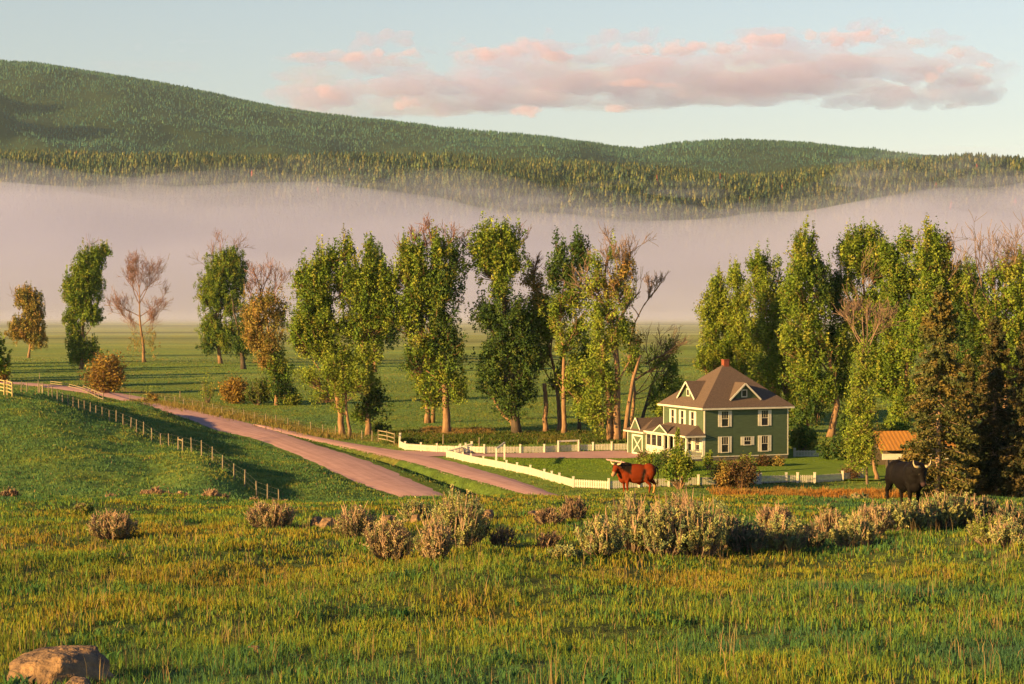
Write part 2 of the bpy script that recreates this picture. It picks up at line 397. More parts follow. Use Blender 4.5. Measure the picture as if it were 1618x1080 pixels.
# ---------------------------------------------------------------- ground
def build_ground():
    ys=np.concatenate([np.linspace(-40,6,14),np.geomspace(7,60,190),np.linspace(60.6,105,75),np.linspace(106,195,80),np.linspace(196,380,210),np.linspace(382,620,80),np.geomspace(630,11000,70)])
    uc=np.linspace(-.32,.32,430);uo=np.concatenate([-np.geomspace(1.5,.33,22),uc,np.geomspace(.33,1.5,22)])
    w=np.maximum(ys,0)+10
    X=uo[None,:]*w[:,None];Y=np.repeat(ys[:,None],len(uo),1)
    xf,yf=X.ravel(),Y.ravel()
    Z=np.concatenate([terrain(xf[i:i+60000],yf[i:i+60000]) for i in range(0,len(xf),60000)])
    nr,nc=X.shape
    idx=np.arange(nr*nc).reshape(nr,nc)
    f=np.stack([idx[:-1,:-1],idx[:-1,1:],idx[1:,1:],idx[1:,:-1]],-1).reshape(-1,4)
    cx=xf[f].mean(1);cy=yf[f].mean(1)
    c=np.zeros((len(f),3))
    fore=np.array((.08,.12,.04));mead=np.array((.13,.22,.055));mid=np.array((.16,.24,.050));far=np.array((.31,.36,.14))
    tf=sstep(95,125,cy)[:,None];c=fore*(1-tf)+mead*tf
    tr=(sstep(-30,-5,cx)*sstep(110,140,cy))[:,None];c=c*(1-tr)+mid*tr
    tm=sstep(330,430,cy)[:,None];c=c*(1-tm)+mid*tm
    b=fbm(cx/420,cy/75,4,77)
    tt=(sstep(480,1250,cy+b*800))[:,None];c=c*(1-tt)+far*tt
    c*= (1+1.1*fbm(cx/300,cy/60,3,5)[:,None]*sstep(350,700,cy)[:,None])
    # dry reddish strip beside the fence at the far side of the crest
    p=np.exp(-((cy-206.5)/3.4)**2)*sstep(20,26,cx)*(1-sstep(46,52,cx))
    c=c*(1-p[:,None])+np.array((.34,.17,.035))*p[:,None]
    # grass between the roads painted darker to offset sunlight on the bank
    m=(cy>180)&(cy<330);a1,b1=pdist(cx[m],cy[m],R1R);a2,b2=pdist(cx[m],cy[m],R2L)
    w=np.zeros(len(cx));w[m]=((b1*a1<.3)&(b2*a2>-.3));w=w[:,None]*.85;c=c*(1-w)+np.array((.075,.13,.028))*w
    q=np.zeros(len(cx));m=(cy>250)&(cy<460)  # dry verge between the road and the fence posts
    d,s=pdist(cx[m],cy[m],R2R);d1,s1=pdist(cx[m],cy[m],R1R);dd=np.minimum(np.where(s<0,d,99),np.where(s1<0,d1,99))
    q[m]=sstep(2.0,4,dd)*(1-sstep(6,11,dd))*.75*(fbm(cx[m]/6,cy[m]/9,2,8)+.9)
    q=np.clip(q,0,1)[:,None];c=c*(1-q)+np.array((.24,.19,.06))*q
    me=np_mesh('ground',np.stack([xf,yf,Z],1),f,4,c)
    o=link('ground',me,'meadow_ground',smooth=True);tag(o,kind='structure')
build_ground()
def strip(name,L,Rr,mat,lift):
    n=len(L);k=7;V=[];F_=[];UV=[]
    s=0
    for i in range(n):
        if i: s+=np.linalg.norm((L[i]+Rr[i])/2-(L[i-1]+Rr[i-1])/2)
        for j in range(k):
            t=j/(k-1);p=L[i]*(1-t)+Rr[i]*t
            e=.16*(fbm(np.array([p[0]*.8]),np.array([p[1]*.8]),3,2)[0]) if j in(0,k-1) else 0
            V.append((p[0]+e*6,p[1]));UV.append((t,s/6))
    V=np.array(V);z=terrain(V[:,0],V[:,1],False)
    edge=np.tile([-.12]+[0]*(k-2)+[-.12],n);cam=np.tile([0,.0,.04,.06,.04,0,0],n)
    P=np.stack([V[:,0],V[:,1],z+lift+edge+cam],1)
    for i in range(n-1):
        for j in range(k-1): a=i*k+j;F_.append((a,a+1,a+k+1,a+k))
    me=np_mesh(name,P,np.array(F_),4)
    uv=me.uv_layers.new(name='UVMap');lv=np.zeros(len(me.loops),np.int32);me.loops.foreach_get('vertex_index',lv)
    uv.data.foreach_set('uv',np.array(UV,np.float32)[lv].ravel())
    o=link(name,me,mat,smooth=True);tag(o,kind='structure');return o
strip('road',R1L,R1R,'gravel',.10)
strip('side_road',R2L,R2R,'gravel',.085)
def sheet(name,poly,mat,lift,step=3.0):
    bm=bmesh.new();vs=[bm.verts.new((x,y,EYE-20+lift)) for x,y in resample(list(poly)+[poly[0]],len(poly)*4)[:-1]]
    f=bm.faces.new(vs);f.normal_update()
    if f.normal.z<0:f.normal_flip()
    bmesh.ops.triangulate(bm,faces=[f]);me=bpy.data.meshes.new(name);bm.to_mesh(me);bm.free()
    o=link(name,me,mat);tag(o,kind='structure');return o
sheet('driveway',DRIVE,'gravel',.075)
sheet('lawn',LAWN,'lawn_grass',.055)
PATH=resample([flat(*p) for p in ((958,727),(985,732),(1012,738),(1040,741),(1062,738))],30)
strip('footpath',PATH+np.array((0,.7)),PATH-np.array((0,.7)),'gravel',.16)

# ---------------------------------------------------------------- far hills and forest
def ridge_profile(pts): 
    a=np.array(pts,float);return a[:,0],a[:,1]
RG1=ridge_profile([(-1500,265),(-400,252),(0,252),(200,254),(400,257),(650,259),(850,264),(1000,272),(1150,286),(1250,283),(1400,268),(1530,262),(1618,262),(1900,250),(3000,240)])
RG2=ridge_profile([(-1500,150),(-400,110),(0,104),(60,106),(200,129),(300,147),(400,168),(500,186),(600,198),(700,211),(800,222),(900,233),(960,239),(1010,244),(1060,236),(1150,230),(1250,234),(1350,244),(1450,252),(1618,257),(2200,270),(3000,290)])
def z_of(py,d): return EYE+d*((-SP+CP*(540-py)/F)/(CP+SP*(540-py)/F))
def hillz(x,y,RG,y0,yc,seed,amp):
    px=809+F*x/y
    zc=z_of(np.interp(px,*RG),yc)*1.0
    t=np.clip((y-y0)/(yc-y0),0,1.6)
    prof=np.where(t<1,1-(1-np.minimum(t,1))**1.55,1-.25*np.maximum(t-1,0)**1.2)
    base=-30.0
    z=base+(zc-base)*prof
    n=fbm(x/520,y/620,4,seed)*amp*np.sin(np.clip(t,0,1)*math.pi)*(1-np.clip(t,0,1)**5)
    return z+n
SPURS=((-1480,5480,85,70,85),(-1400,5130,85,85,125),(-560,5300,150,120,40),(150,5500,150,140,35))  # first two stand out of view, added to cast the hill's shadow patches
def hill2(x,y):
    z=hillz(x,y,RG2,3900,6700,13,190)
    for cx,cy,sx,sy,h in SPURS:
        z=z+h*np.exp(-((x-cx)/sx)**2*.9-((y-cy-(x-cx)*.25)/sy)**2)
    return z
def hill1(x,y): return hillz(x,y,RG1,2750,3700,23,60)
def build_hill(name,fn,y0,y1,ny,nx,c):
    ys=np.linspace(y0,y1,ny);us=np.linspace(-.75,.75,nx)
    X=us[None,:]*ys[:,None];Y=np.repeat(ys[:,None],nx,1);Z=fn(X,Y)
    idx=np.arange(ny*nx).reshape(ny,nx)
    f=np.stack([idx[:-1,:-1],idx[:-1,1:],idx[1:,1:],idx[1:,:-1]],-1).reshape(-1,4)
    me=np_mesh(name,np.stack([X.ravel(),Y.ravel(),Z.ravel()],1),f,4,np.tile(c,(len(f),1)))
    tag(link(name,me,'forest',smooth=True),kind='structure')
build_hill('hill',hill2,3950,7600,90,200,(.035,.055,.022))
build_hill('foothill',hill1,2750,3950,60,200,(.05,.06,.022))
def forest(name,fn,y0,y1,sp,h,seed,umax,pal,weights,label,T=3):
    rng=np.random.default_rng(seed)
    xs=[];ys=[]
    y=y0
    while y<y1:
        w=umax*y;n=int(2*w/sp);x=rng.uniform(-w,w,n)
        xs.append(x);ys.append(y+rng.uniform(-sp*.6,sp*.6,n));y+=sp*.95
    x=np.concatenate(xs);y=np.concatenate(ys);z=fn(x,y)
    den=fbm(x/140,y/140,3,seed+3);keep=rng.random(len(x))<np.clip(.93+den*1.2,.35,1);x,y,z,den=x[keep],y[keep],z[keep],den[keep]
    n=len(x);H=h*rng.uniform(.55,1.25,n)*(1+.8*den);wd=H*rng.uniform(.20,.33,n)
    k=5
    ang=rng.uniform(0,6.28,n)
    Vs=[];Fs=[];off=0
    nv=T*(k+1)
    V=np.zeros((n,nv,3))
    for t in range(T):
        zt=(.98-.26*t if t else 1.0);zb=.62-.27*t
        r=(.42+.3*t)
        V[:,t*(k+1),0]=x;V[:,t*(k+1),1]=y;V[:,t*(k+1),2]=z+H*zt
        for j in range(k):
            a=ang+2*math.pi*j/k+t*.6;rr=wd*r*rng.uniform(.6,1.35,n)
            V[:,t*(k+1)+1+j,0]=x+rr*np.cos(a);V[:,t*(k+1)+1+j,1]=y+rr*np.sin(a);V[:,t*(k+1)+1+j,2]=z+H*(zb+rng.uniform(-.05,.05,n))
    fl=[]
    for t in range(T):
        for j in range(k): fl.append((t*(k+1),t*(k+1)+1+j,t*(k+1)+1+(j+1)%k))
    fl=np.array(fl);Fa=(np.arange(n)[:,None,None]*nv+fl[None]).reshape(-1,3)
    pal=np.array(pal);ci=rng.choice(len(pal),n,p=weights)
    c=pal[ci]*rng.uniform(.45,1.5,(n,1))*(1+.9*fbm(x/260,y/260,3,seed+9)[:,None])
    c=np.repeat(c,len(fl),0)
    me=np_mesh(name,V.reshape(-1,3),Fa,3,c)
    tag(link(name,me,'forest'),label,'forest',kind='stuff')
forest('distant_forest',hill2,4350,6950,10.6,11.5,5,.29,[(.046,.115,.082),(.022,.070,.070),(.080,.140,.070)],[.5,.3,.2],'conifer forest covering the big far hill below the clouds',T=2)
forest('forest',hill1,2850,3790,7.6,18.5,6,.30,[(.070,.092,.034),(.030,.058,.036),(.115,.112,.036),(.32,.09,.06)],[.45,.3,.2485,.0015],'conifer forest on the nearer ridge above the fog bank')

# ---------------------------------------------------------------- fog and haze
def volume_mat(name,color,density,aniso=0.0):
    m,nt,b=newmat(name);nt.nodes.remove(b)
    v=N(nt,'ShaderNodeVolumePrincipled');v.inputs['Color'].default_value=(*color,1);v.inputs['Density'].default_value=density;v.inputs['Anisotropy'].default_value=aniso
    nt.links.new(v.outputs[0],nt.nodes['Material Output'].inputs['Volume'])
volume_mat('haze_air',(.62,.84,1.0),2.3e-5)
FOGC=(.665,.70,1.0)
volume_mat('fog_air',FOGC,3.2e-3)
volume_mat('wisp_air',FOGC,1.3e-3)
def box_mesh(name,a,b,mat):
    return MB().box(a,b).build(name,mat)
tag(box_mesh('haze',(-8600,-70,-45),(8600,8200,1250),'haze_air'),kind='stuff')
def fog_bank(mat,rise,seed,amp,label):
    """valley fog: one closed body, top surface height over the plan grid, uneven and wispy"""
    nx,ny=300,200
    us=np.linspace(-.62,.62,nx);ys=np.linspace(1150,3150,ny)
    X=us[None,:]*ys[:,None];Y=np.repeat(ys[:,None],nx,1)
    px=809+F*us[None,:]*np.ones_like(Y)
    top_px=np.interp(px,[-900,0,380,560,700,860,1000,1150,1280,1400,1520,1618,1800,2600],[292,292,296,304,318,340,352,352,336,314,298,286,272,268])-rise
    t=(Y-1150)/(2000.0)+.10*fbm(X/600,Y/900,2,seed+7)*(1-sstep(2700,3050,Y))
    ztop=z_of(top_px,2750)+22
    prof=sstep(.25,.87,t)**1.5*1.05+.004*sstep(.2,.4,t)
    n=fbm(X/360,Y/420,3,seed)
    H=ztop*prof*(1+amp*n)
    H=H*(1-.5*sstep(.78,1,t))*(1-sstep(.93,1.0,t))+26*sstep(.36,.6,t)*(1-sstep(.9,1,t))*n
    H=np.maximum(H,0)
    H[0,:]=0;H[-1,:]=0;H[:,0]=0;H[:,-1]=0
    base=.4-rise*.004
    top=np.stack([X,Y,base+np.maximum(H,.02)],-1).reshape(-1,3)
    bot=np.stack([X,Y,np.full_like(X,base-.3)],-1).reshape(-1,3)
    idx=np.arange(nx*ny).reshape(ny,nx);o=nx*ny
    f1=np.stack([idx[:-1,:-1],idx[:-1,1:],idx[1:,1:],idx[1:,:-1]],-1).reshape(-1,4)
    f2=f1[:,::-1]+o
    e=[]
    ring=list(idx[0,:])+list(idx[1:,-1])+list(idx[-1,:-1][::-1])+list(idx[1:-1,0][::-1])
    for i in range(len(ring)):
        a=ring[i];b=ring[(i+1)%len(ring)];e.append((b,a,a+o,b+o))
    me=np_mesh('fog_bank',np.concatenate([top,bot]),np.concatenate([f1,f2,np.array(e)]),4)
    tag(link('fog_bank',me,mat,smooth=True),label,'fog',kind='stuff')
volume_mat('fog_mid',FOGC,9e-4);volume_mat('fog_thin',FOGC,3.5e-4)
def ground_mist():
    nx,ny=120,60
    us=np.linspace(-.6,.6,nx);ys=np.linspace(850,2700,ny)
    X=us[None,:]*ys[:,None];Y=np.repeat(ys[:,None],nx,1);t=(Y-850)/1850
    H=9*sstep(.04,.62,t+.18*fbm(X/400,Y/300,3,9))*(1-sstep(.9,1,t));H[0]=0;H[-1]=0;H[:,0]=0;H[:,-1]=0
    o=nx*ny;idx=np.arange(o).reshape(ny,nx)
    V=np.concatenate([np.stack([X,Y,.62+H],-1).reshape(-1,3),np.stack([X,Y,np.full_like(X,.60)],-1).reshape(-1,3)])
    f1=np.stack([idx[:-1,:-1],idx[:-1,1:],idx[1:,1:],idx[1:,:-1]],-1).reshape(-1,4)
    ring=list(idx[0,:])+list(idx[1:,-1])+list(idx[-1,:-1][::-1])+list(idx[1:-1,0][::-1])
    e=[(ring[(i+1)%len(ring)],ring[i],ring[i]+o,ring[(i+1)%len(ring)]+o) for i in range(len(ring))]
    tag(link('ground_mist',np_mesh('ground_mist',V,np.concatenate([f1,f1[:,::-1]+o,np.array(e)]),4),'mist_air',smooth=True),'shallow mist lying on the far meadow at the foot of the fog','mist',kind='stuff')
volume_mat('mist_air',FOGC,9.5e-4);ground_mist()
fog_bank('fog_air',-8,101,.30,'pale mauve fog bank lying across the valley below the forest')
fog_bank('fog_mid',4,151,.40,'softer upper layer of the valley fog bank')
fog_bank('fog_thin',20,181,.5,'thinnest topmost layer of the valley fog, brushing the ridge trees')
def veil(name,pxa,pxb,pya,pyb,d,thick,thr,seed,mat,label,cat='fog',sx=90,sy=14,shape=None,nx=360,nz=90,MG=.12,pw=1.0):
    """a body of vapour whose thickness varies over its outline; closed front and back surfaces"""
    P=np.linspace(pxa,pxb,nx);Q=np.linspace(pya,pyb,nz)
    PX,PY=np.meshgrid(P,Q)
    n=fbm(PX/sx,PY/sy,5,seed)+.5
    m=shape(PX,PY) if shape else 1.0
    ex=sstep(0,MG,(PX-pxa)/(pxb-pxa))*(1-sstep(1-MG,1,(PX-pxa)/(pxb-pxa)))*sstep(0,.2,(PY-pya)/(pyb-pya))*(1-sstep(.8,1,(PY-pya)/(pyb-pya)))
    T=np.clip(n*m*ex-thr,0,1)**pw*thick
    for _ in range(3):
        T[1:-1,1:-1]=(T[1:-1,1:-1]*4+(T[:-2,1:-1]+T[2:,1:-1]+T[1:-1,:-2]+T[1:-1,2:])*2+T[:-2,:-2]+T[2:,2:]+T[:-2,2:]+T[2:,:-2])/16
    T=np.where(T<thick*.012,0,T)
    core=T>thick*.06                      # drop crumbs that belong to no larger puff
    for _ in range(26):
        g_=core.copy();g_[1:]|=core[:-1];g_[:-1]|=core[1:];g_[:,1:]|=core[:,:-1];g_[:,:-1]|=core[:,1:];core=g_&(T>0)
    T=np.where(core,T,0)
    T[0]=0;T[-1]=0;T[:,0]=0;T[:,-1]=0
    k=F/d
    X=(PX-809)/k;Z=z_of(PY,d)
    off=fbm(PX/sx*1.3,PY/sy*1.3,3,seed+5)*thick*.3
    fr=np.stack([X,d+off-T*.5-3,Z],-1).reshape(-1,3);bk=np.stack([X,d+off+T*.5+3,Z],-1).reshape(-1,3)
    idx=np.arange(nx*nz).reshape(nz,nx);o=nx*nz
    act=(T>0);cell=act[:-1,:-1]|act[:-1,1:]|act[1:,:-1]|act[1:,1:]
    f=np.stack([idx[:-1,:-1],idx[1:,:-1],idx[1:,1:],idx[:-1,1:]],-1)[cell]
    ed=np.concatenate([f[:,[k,(k+1)%4]] for k in range(4)]);key=ed[:,0].astype(np.int64)*o+ed[:,1];rev=ed[:,1].astype(np.int64)*o+ed[:,0]
    bd=ed[~np.isin(key,rev)]              # rim: closed by narrow side walls
    side=np.stack([bd[:,1],bd[:,0],bd[:,0]+o,bd[:,1]+o],1)
    fa=np.concatenate([f,f[:,::-1]+o,side])
    V=np.concatenate([fr,bk]);used=np.unique(fa);re=-np.ones(len(V),int);re[used]=np.arange(len(used))
    me=np_mesh(name,V[used],re[fa],4)
    tag(link(name,me,mat,smooth=True),label,cat,kind='stuff')
veil('fog_wisp',1180,1860,215,350,2640,420,.30,7,'wisp_air','thin wisp of fog rising over the ridge at the right edge',MG=.4,sx=110,sy=26)
veil('fog_wisp',560,1340,272,372,2660,330,.42,18,'wisp_air','ragged thin fog drifting in front of the nearer ridge',MG=.3,sx=120,sy=16)
veil('fog_wisp',-80,660,268,318,2640,200,.46,28,'wisp_air','low torn edge of fog at the foot of the left ridge',sx=80,sy=12)
# clouds
volume_mat('cloud_air',(.68,.63,1.0),1.6e-3,.0)
def cloud_shape(PX,PY):
    topc=np.interp(PX,[350,400,500,640,740,790,830,880,960,1080,1160,1260,1340,1400,1460,1540,1600,1630],[110,92,84,88,92,74,66,84,78,72,68,58,40,46,66,88,96,104])
    botc=np.interp(PX,[350,400,500,640,740,840,900,960,1040,1150,1250,1400,1560,1630],[118,150,168,178,176,182,168,160,156,158,156,162,158,128])
    topc=topc-30;botc=botc+12;c=topc*.38+botc*.62;h=np.where(PY<c,c-topc,botc-c)
    r=np.abs(PY-c)/np.maximum(h,3)
    fine=fbm(PX/17,PY/10,5,303)*1.0+fbm(PX/48,PY/30,3,505)*.7+fbm(PX/150,PY/60,3,404)*.4
    return np.clip(1.5-np.where(PY<c,r**1.7,r**3.2)*.95+fine,0,1.9)
volume_mat('cloud_lit_tint',(.88,.72,1.0),3.6e-3)  # sunlit pink tinted into the heads, shade into the lavender body
veil('cloud',330,1680,0,225,13600,1100,.41,67,'cloud_air','long lavender grey cloud stretched across the sky above the ridge',cat='cloud',sx=85,sy=26,shape=cloud_shape,nx=1100,nz=210,pw=.85)
CT_X=[350,400,500,640,740,790,830,880,960,1080,1160,1260,1340,1400,1460,1540,1600,1630]
CT_Y=[110,90,84,88,86,72,62,82,78,72,66,56,38,44,66,86,96,104]
def head_shape(PX,PY):
    t=np.interp(PX,CT_X,CT_Y)-4
    a=np.exp(-((PY-t-9)/15)**2)*1.15
    for x,y,w,h in ((640,166,34,15),(500,140,60,16),(838,176,46,15),(985,170,36,9),(745,122,60,13),(820,80,38,24),(1120,74,50,15),(1340,56,62,22),(1545,108,62,24),(1470,120,40,10),(1010,132,70,8)):
        a=np.maximum(a,1.25*np.exp(-((PX-x)/w)**2-((PY-y)/h)**2))
    return np.clip(a+fbm(PX/15,PY/10,5,909)*1.5*(a>.12),0,1.7)
veil('cloud',360,1640,0,210,12900,700,.46,95,'cloud_lit_tint','heads billowing along the top of the long cloud, sunlit pink put into their colour',cat='cloud',sx=46,sy=20,shape=head_shape,nx=1100,nz=210,pw=.9)
volume_mat('thin_cloud_air',(.66,.66,.92),1.2e-3)  # lavender tint stands in for shade on the cloud's lower part
veil('cloud',370,1640,40,205,14600,1500,.36,91,'thin_cloud_air','thin lavender veil of cloud spread behind the long pink cloud',cat='cloud',sx=120,sy=30,shape=lambda a,b:np.clip(1.35*(1-((b-(150-.035*(a-400)))/70)**2),0,1.4),nx=500,nz=110)
veil('cloud',200,380,58,86,13500,160,.45,71,'cloud_air','small thin pink cloud streak left of the long cloud',cat='cloud',sx=50,sy=8,nx=200,nz=50)
veil('cloud',60,340,92,120,13500,140,.46,81,'cloud_air','faint pink cloud shred just above the left hilltop',cat='cloud',sx=60,sy=8,nx=200,nz=50)

# ---------------------------------------------------------------- trees
def polyline_at(pts,z):
    for a,b in zip(pts[:-1],pts[1:]):
        if a.z<=z<=b.z: return a.lerp(b,(z-a.z)/max(b.z-a.z,1e-6))
    return pts[-1].copy() if z>pts[-1].z else pts[0].copy()
def curve(a,b,rng,bend=.12,up=.25,n=5,c=None):
    L=(b-a).length;m=[]
    off=Vector(rng.normal(size=3))*L*bend
    for i in range(n):
        t=i/(n-1);p=a.lerp(b,t)+off*math.sin(t*math.pi)*.5
        p.z-=L*up*math.sin(t*math.pi)*.5
        m.append(p)
    return m
def grow(mb,p,d,L,r,depth,rng,spread=.5,up=.25,kids=3,minr=.02):
    """bare branch that forks again and again"""
    n=4;pts=[p];q=p.copy();dd=d.normalized()
    for i in range(n):
        dd=(dd+Vector(rng.normal(size=3))*.16+Vector((0,0,up*.3))).normalized();q=q+dd*L/n;pts.append(q.copy())
    mb.tube(pts,[max(minr,r*(1-.6*i/n)) for i in range(n+1)],3 if r<.12 else 5,cap=False)
    if depth>0:
        for k in range(kids+ (1 if depth>1 else 0)):
            t=rng.uniform(.3,1);i=int(t*n);o=pts[min(i,n)]
            nd=(dd+Vector(rng.normal(size=3))*spread+Vector((0,0,up))).normalized()
            grow(mb,o,nd,L*rng.uniform(.5,.75),max(minr,r*.5),depth-1,rng,spread,up,kids,minr)
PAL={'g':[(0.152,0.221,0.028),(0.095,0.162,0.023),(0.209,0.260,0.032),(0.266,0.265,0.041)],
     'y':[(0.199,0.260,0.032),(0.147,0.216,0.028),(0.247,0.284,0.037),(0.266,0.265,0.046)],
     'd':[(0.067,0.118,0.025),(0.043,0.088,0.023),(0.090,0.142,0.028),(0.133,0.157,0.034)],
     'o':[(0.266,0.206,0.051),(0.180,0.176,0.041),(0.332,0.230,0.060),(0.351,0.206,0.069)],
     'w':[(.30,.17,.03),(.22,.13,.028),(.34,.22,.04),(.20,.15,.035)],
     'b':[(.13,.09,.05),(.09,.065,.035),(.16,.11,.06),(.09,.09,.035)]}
GRV=1.0
def crown(lobes,d,rng,pal,leaf=.34,per=62,dens=1.0,depthk=1.0,clump=1.0):
    s=F/d;C=[];K=[];CL=[];seedoff=rng.uniform(0,90)
    for lo in lobes:
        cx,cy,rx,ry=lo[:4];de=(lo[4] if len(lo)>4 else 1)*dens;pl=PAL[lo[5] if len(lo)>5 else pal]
        rX,rZ=rx*1.07/s,ry/s;rY=max(min(rX,rZ),.6*rX)*depthk
        c=at(cx,cy,d)
        de*=GRV
        n=max(4,int(23*(rX*rY*rZ)**(2/3)*1.0*de/clump**2+2))
        v=rng.normal(size=(n,3));v/=np.linalg.norm(v,axis=1)[:,None]
        v*=(rng.random(n)**.42)[:,None]
        v*=1+.30*np.clip(rng.normal(size=(n,1)),-2,1.6)
        cc=np.array(c)+v*np.array((rX,rY,rZ))*.92
        gap=vnoise(cc[:,0]*.42+seedoff,cc[:,2]*.30+cc[:,1]*.35,int(seedoff)%97)
        cc=cc[(gap>.17)|(rx<16)]
        for p in cc:
            top=(p[2]-c.z)/rZ
            cs=clump*rng.uniform(.40,1.0)
            spike=rng.random()<(.38 if top>.1 else .12)
            k=max(8,int(per*cs*cs*rng.uniform(.7,1.2)))
            g=rng.normal(size=(k,3));g/=np.linalg.norm(g,axis=1)[:,None];g*=(rng.random(k)**.6)[:,None]
            if spike:
                q=p+g*np.array((.5,.5,2.3))*cs;q[:,2]+=cs*.9;q[:,:2]=p[:2]+(q[:,:2]-p[:2])*(1.25-.45*(g[:,2:3]+1)*.8)
            else: q=p+g*np.array((.85,.85,1.25))*cs
            C.append(q);base=np.array(pl[rng.choice(4,p=[.4,.25,.22,.13])])*rng.uniform(.8,1.2)
            K.append(base*rng.uniform(.75,1.3,(k,1)));CL.append(p)
    C=np.concatenate(C);K=np.concatenate(K)
    return C,K,CL
TREES=[]
def tree(label,px,py,lobes,trunk=None,tr=.55,pal='g',leaf=.30,per=60,dens=1.0,seed=1,cat='tree',name='cottonwood_tree',bark='bark',tips=None,limbs=True,extra=None,group=None,d=None,clump=1.0,tipmat='pink_twig',branchk=.4,trans='leaf',taper=.82):
    """px,py: foot of the trunk; lobes: (x, y, half width, half height[, density, palette]); everything lies at the foot's distance"""
    rng=np.random.default_rng(seed)
    foot=on_ground(px,py,150) if d is None else Vector((at(px,py,d).x,d,hz(at(px,py,d).x,d)))
    d=foot.y;s=F/d
    root=empty(name,foot);tag(root,label,cat,group)
    C,K,CL=crown(lobes,d,rng,pal,leaf,per,dens,clump=clump) if lobes else (np.zeros((0,3)),None,[])
    f=np.array(foot)
    if len(C):
        C[:,2]=np.maximum(C[:,2],foot.z+.4)
        V,Fc,cc=leaves(C-f,rng.uniform(.35,1.35,len(C))**1.0*leaf*.57,rng,K,up=.35)
        o=link('crown',np_mesh('crown',V,Fc,4,cc),trans,root)
    # trunk through the given pixels
    tp=trunk or ([(px,py)]+([(lobes[0][0],lobes[0][1])] if lobes else []))
    if tp[0]!=(px,py): tp=[(px,py)]+list(tp)
    pts=[Vector(foot)]
    for q in tp[1:]:
        p=at(q[0],q[1],d+ (q[2] if len(q)>2 else 0));pts.append(p)
    # smooth subdivision with slight wobble
    sm=[pts[0]+Vector((0,0,-.3))]
    for a,b in zip(pts[:-1],pts[1:]):
        for t in (.33,.66,1.0): sm.append(a.lerp(b,t)+Vector(rng.normal(size=3))*.10*tr)
    H=max(sm[-1].z-foot.z,1)
    mb=MB();loc=lambda p:(Vector(p)-foot)
    tr*=.66
    rad=[max(.05,tr*(1.0-taper*max(0,(p.z-foot.z)/H)**.8)) for p in sm];rad[0]*=1.3
    mb.tube([loc(p) for p in sm],rad,9)
    if limbs and CL:
        for lo in lobes:
            c=at(lo[0],lo[1],d);hb=max(foot.z+.28*H,c.z-abs(c.x-foot.x)*1.1-lo[3]/s*.7)
            a=polyline_at(sm,min(hb,sm[-1].z-.5))
            if (c-a).length>1.2:
                cu=curve(a,c,rng,.10,.18);r0=tr*.42*min(1.2,.5+lo[2]/s*.12)
                mb.tube([loc(p) for p in cu],[r0*(1-.65*i/4) for i in range(5)],6)
        for p in CL:
            if rng.random()<branchk:
                p=Vector(p);h=min(max(foot.z+.2*H,p.z-math.hypot(p.x-foot.x,p.y-foot.y)*.9-1),sm[-1].z)
                a=polyline_at(sm,h)
                lo=min(lobes,key=lambda l:(at(l[0],l[1],d)-p).length);c=at(lo[0],lo[1],d)
                if (c-p).length<(a-p).length: a=c.lerp(a,.3)
                mb.tube([loc(q) for q in curve(a,p,rng,.12,.15,4)],[.09,.07,.05,.025],3,cap=False)
    for ex in (extra or []):
        ep=[at(q[0],q[1],d+(q[2] if len(q)>2 else 0)) for q in ex[0]]
        if len(ex)>2: ep[0].z=foot.z-.2
        mb.tube([loc(p) for p in ep],[ex[1]*(1-.6*i/max(1,len(ep)-1)) for i in range(len(ep))],7)
    mb.build('trunk',bark,root,True)
    if tips:
        tb=MB()
        for (tx,ty,ang,L,r,dep) in tips:
            p=at(tx,ty,d);dirv=Vector((math.sin(R(ang)),rng.normal()*.2,math.cos(R(ang))))
            grow(tb,loc(p),dirv,L/s,r,dep,rng,.42,.22,3,.028)
        tb.build('bare_branch',tipmat,root)
    TREES.append(root);return root

tree('small round cottonwood standing alone at the far left edge of the plain',45,565,[(50,478,17,20),(38,470,14,18),(55,500,16,22),(42,520,22,22,.8),(28,522,16,16),(60,535,13,18)],trunk=[(48,540),(50,490)],tr=.75,pal='o',seed=11,leaf=.5,per=40,clump=1.25,tips=[(30,490,-30,35,.08,2)])
tree('tall narrow cottonwood whose top leans out to the right, left of the bare tree',128,583,[(140,420,20,32),(130,445,24,36),(165,397,9,9),(154,403,12,14),(120,462,20,26),(150,440,15,38),(112,455,14,12),(135,490,20,22),(112,502,12,20),(150,500,12,16),(120,535,15,26),(142,555,14,20),(122,562,14,16)],
     trunk=[(131,560),(131,500),(136,450),(143,405)],tr=.95,pal='g',seed=12,leaf=.42,per=48,dens=1.1,clump=1.1,tips=[(143,405,-4,28,.1,2),(143,408,10,22,.08,1)])
tree('leafless pinkish tree with a dark leaning trunk, alone on the plain',228,572,[(216,545,16,28,.18,'o'),(240,540,14,30,.16,'o')],trunk=[(226,545),(221,500),(220,450)],tr=.9,pal='o',seed=13,leaf=.35,per=30,bark='bark',limbs=False,branchk=0,
     tips=[(221,500,-50,40,.16,4),(221,500,48,40,.16,4),(220,480,-35,48,.14,4),(220,480,35,48,.14,4),(220,455,-14,34,.12,4),(220,455,14,34,.12,4),(222,515,-60,42,.13,4),(223,515,60,42,.13,4),(224,530,-70,34,.1,4),(225,530,68,36,.1,4),(220,450,0,32,.1,4),(220,470,-25,44,.12,4),(221,470,25,44,.12,4)])
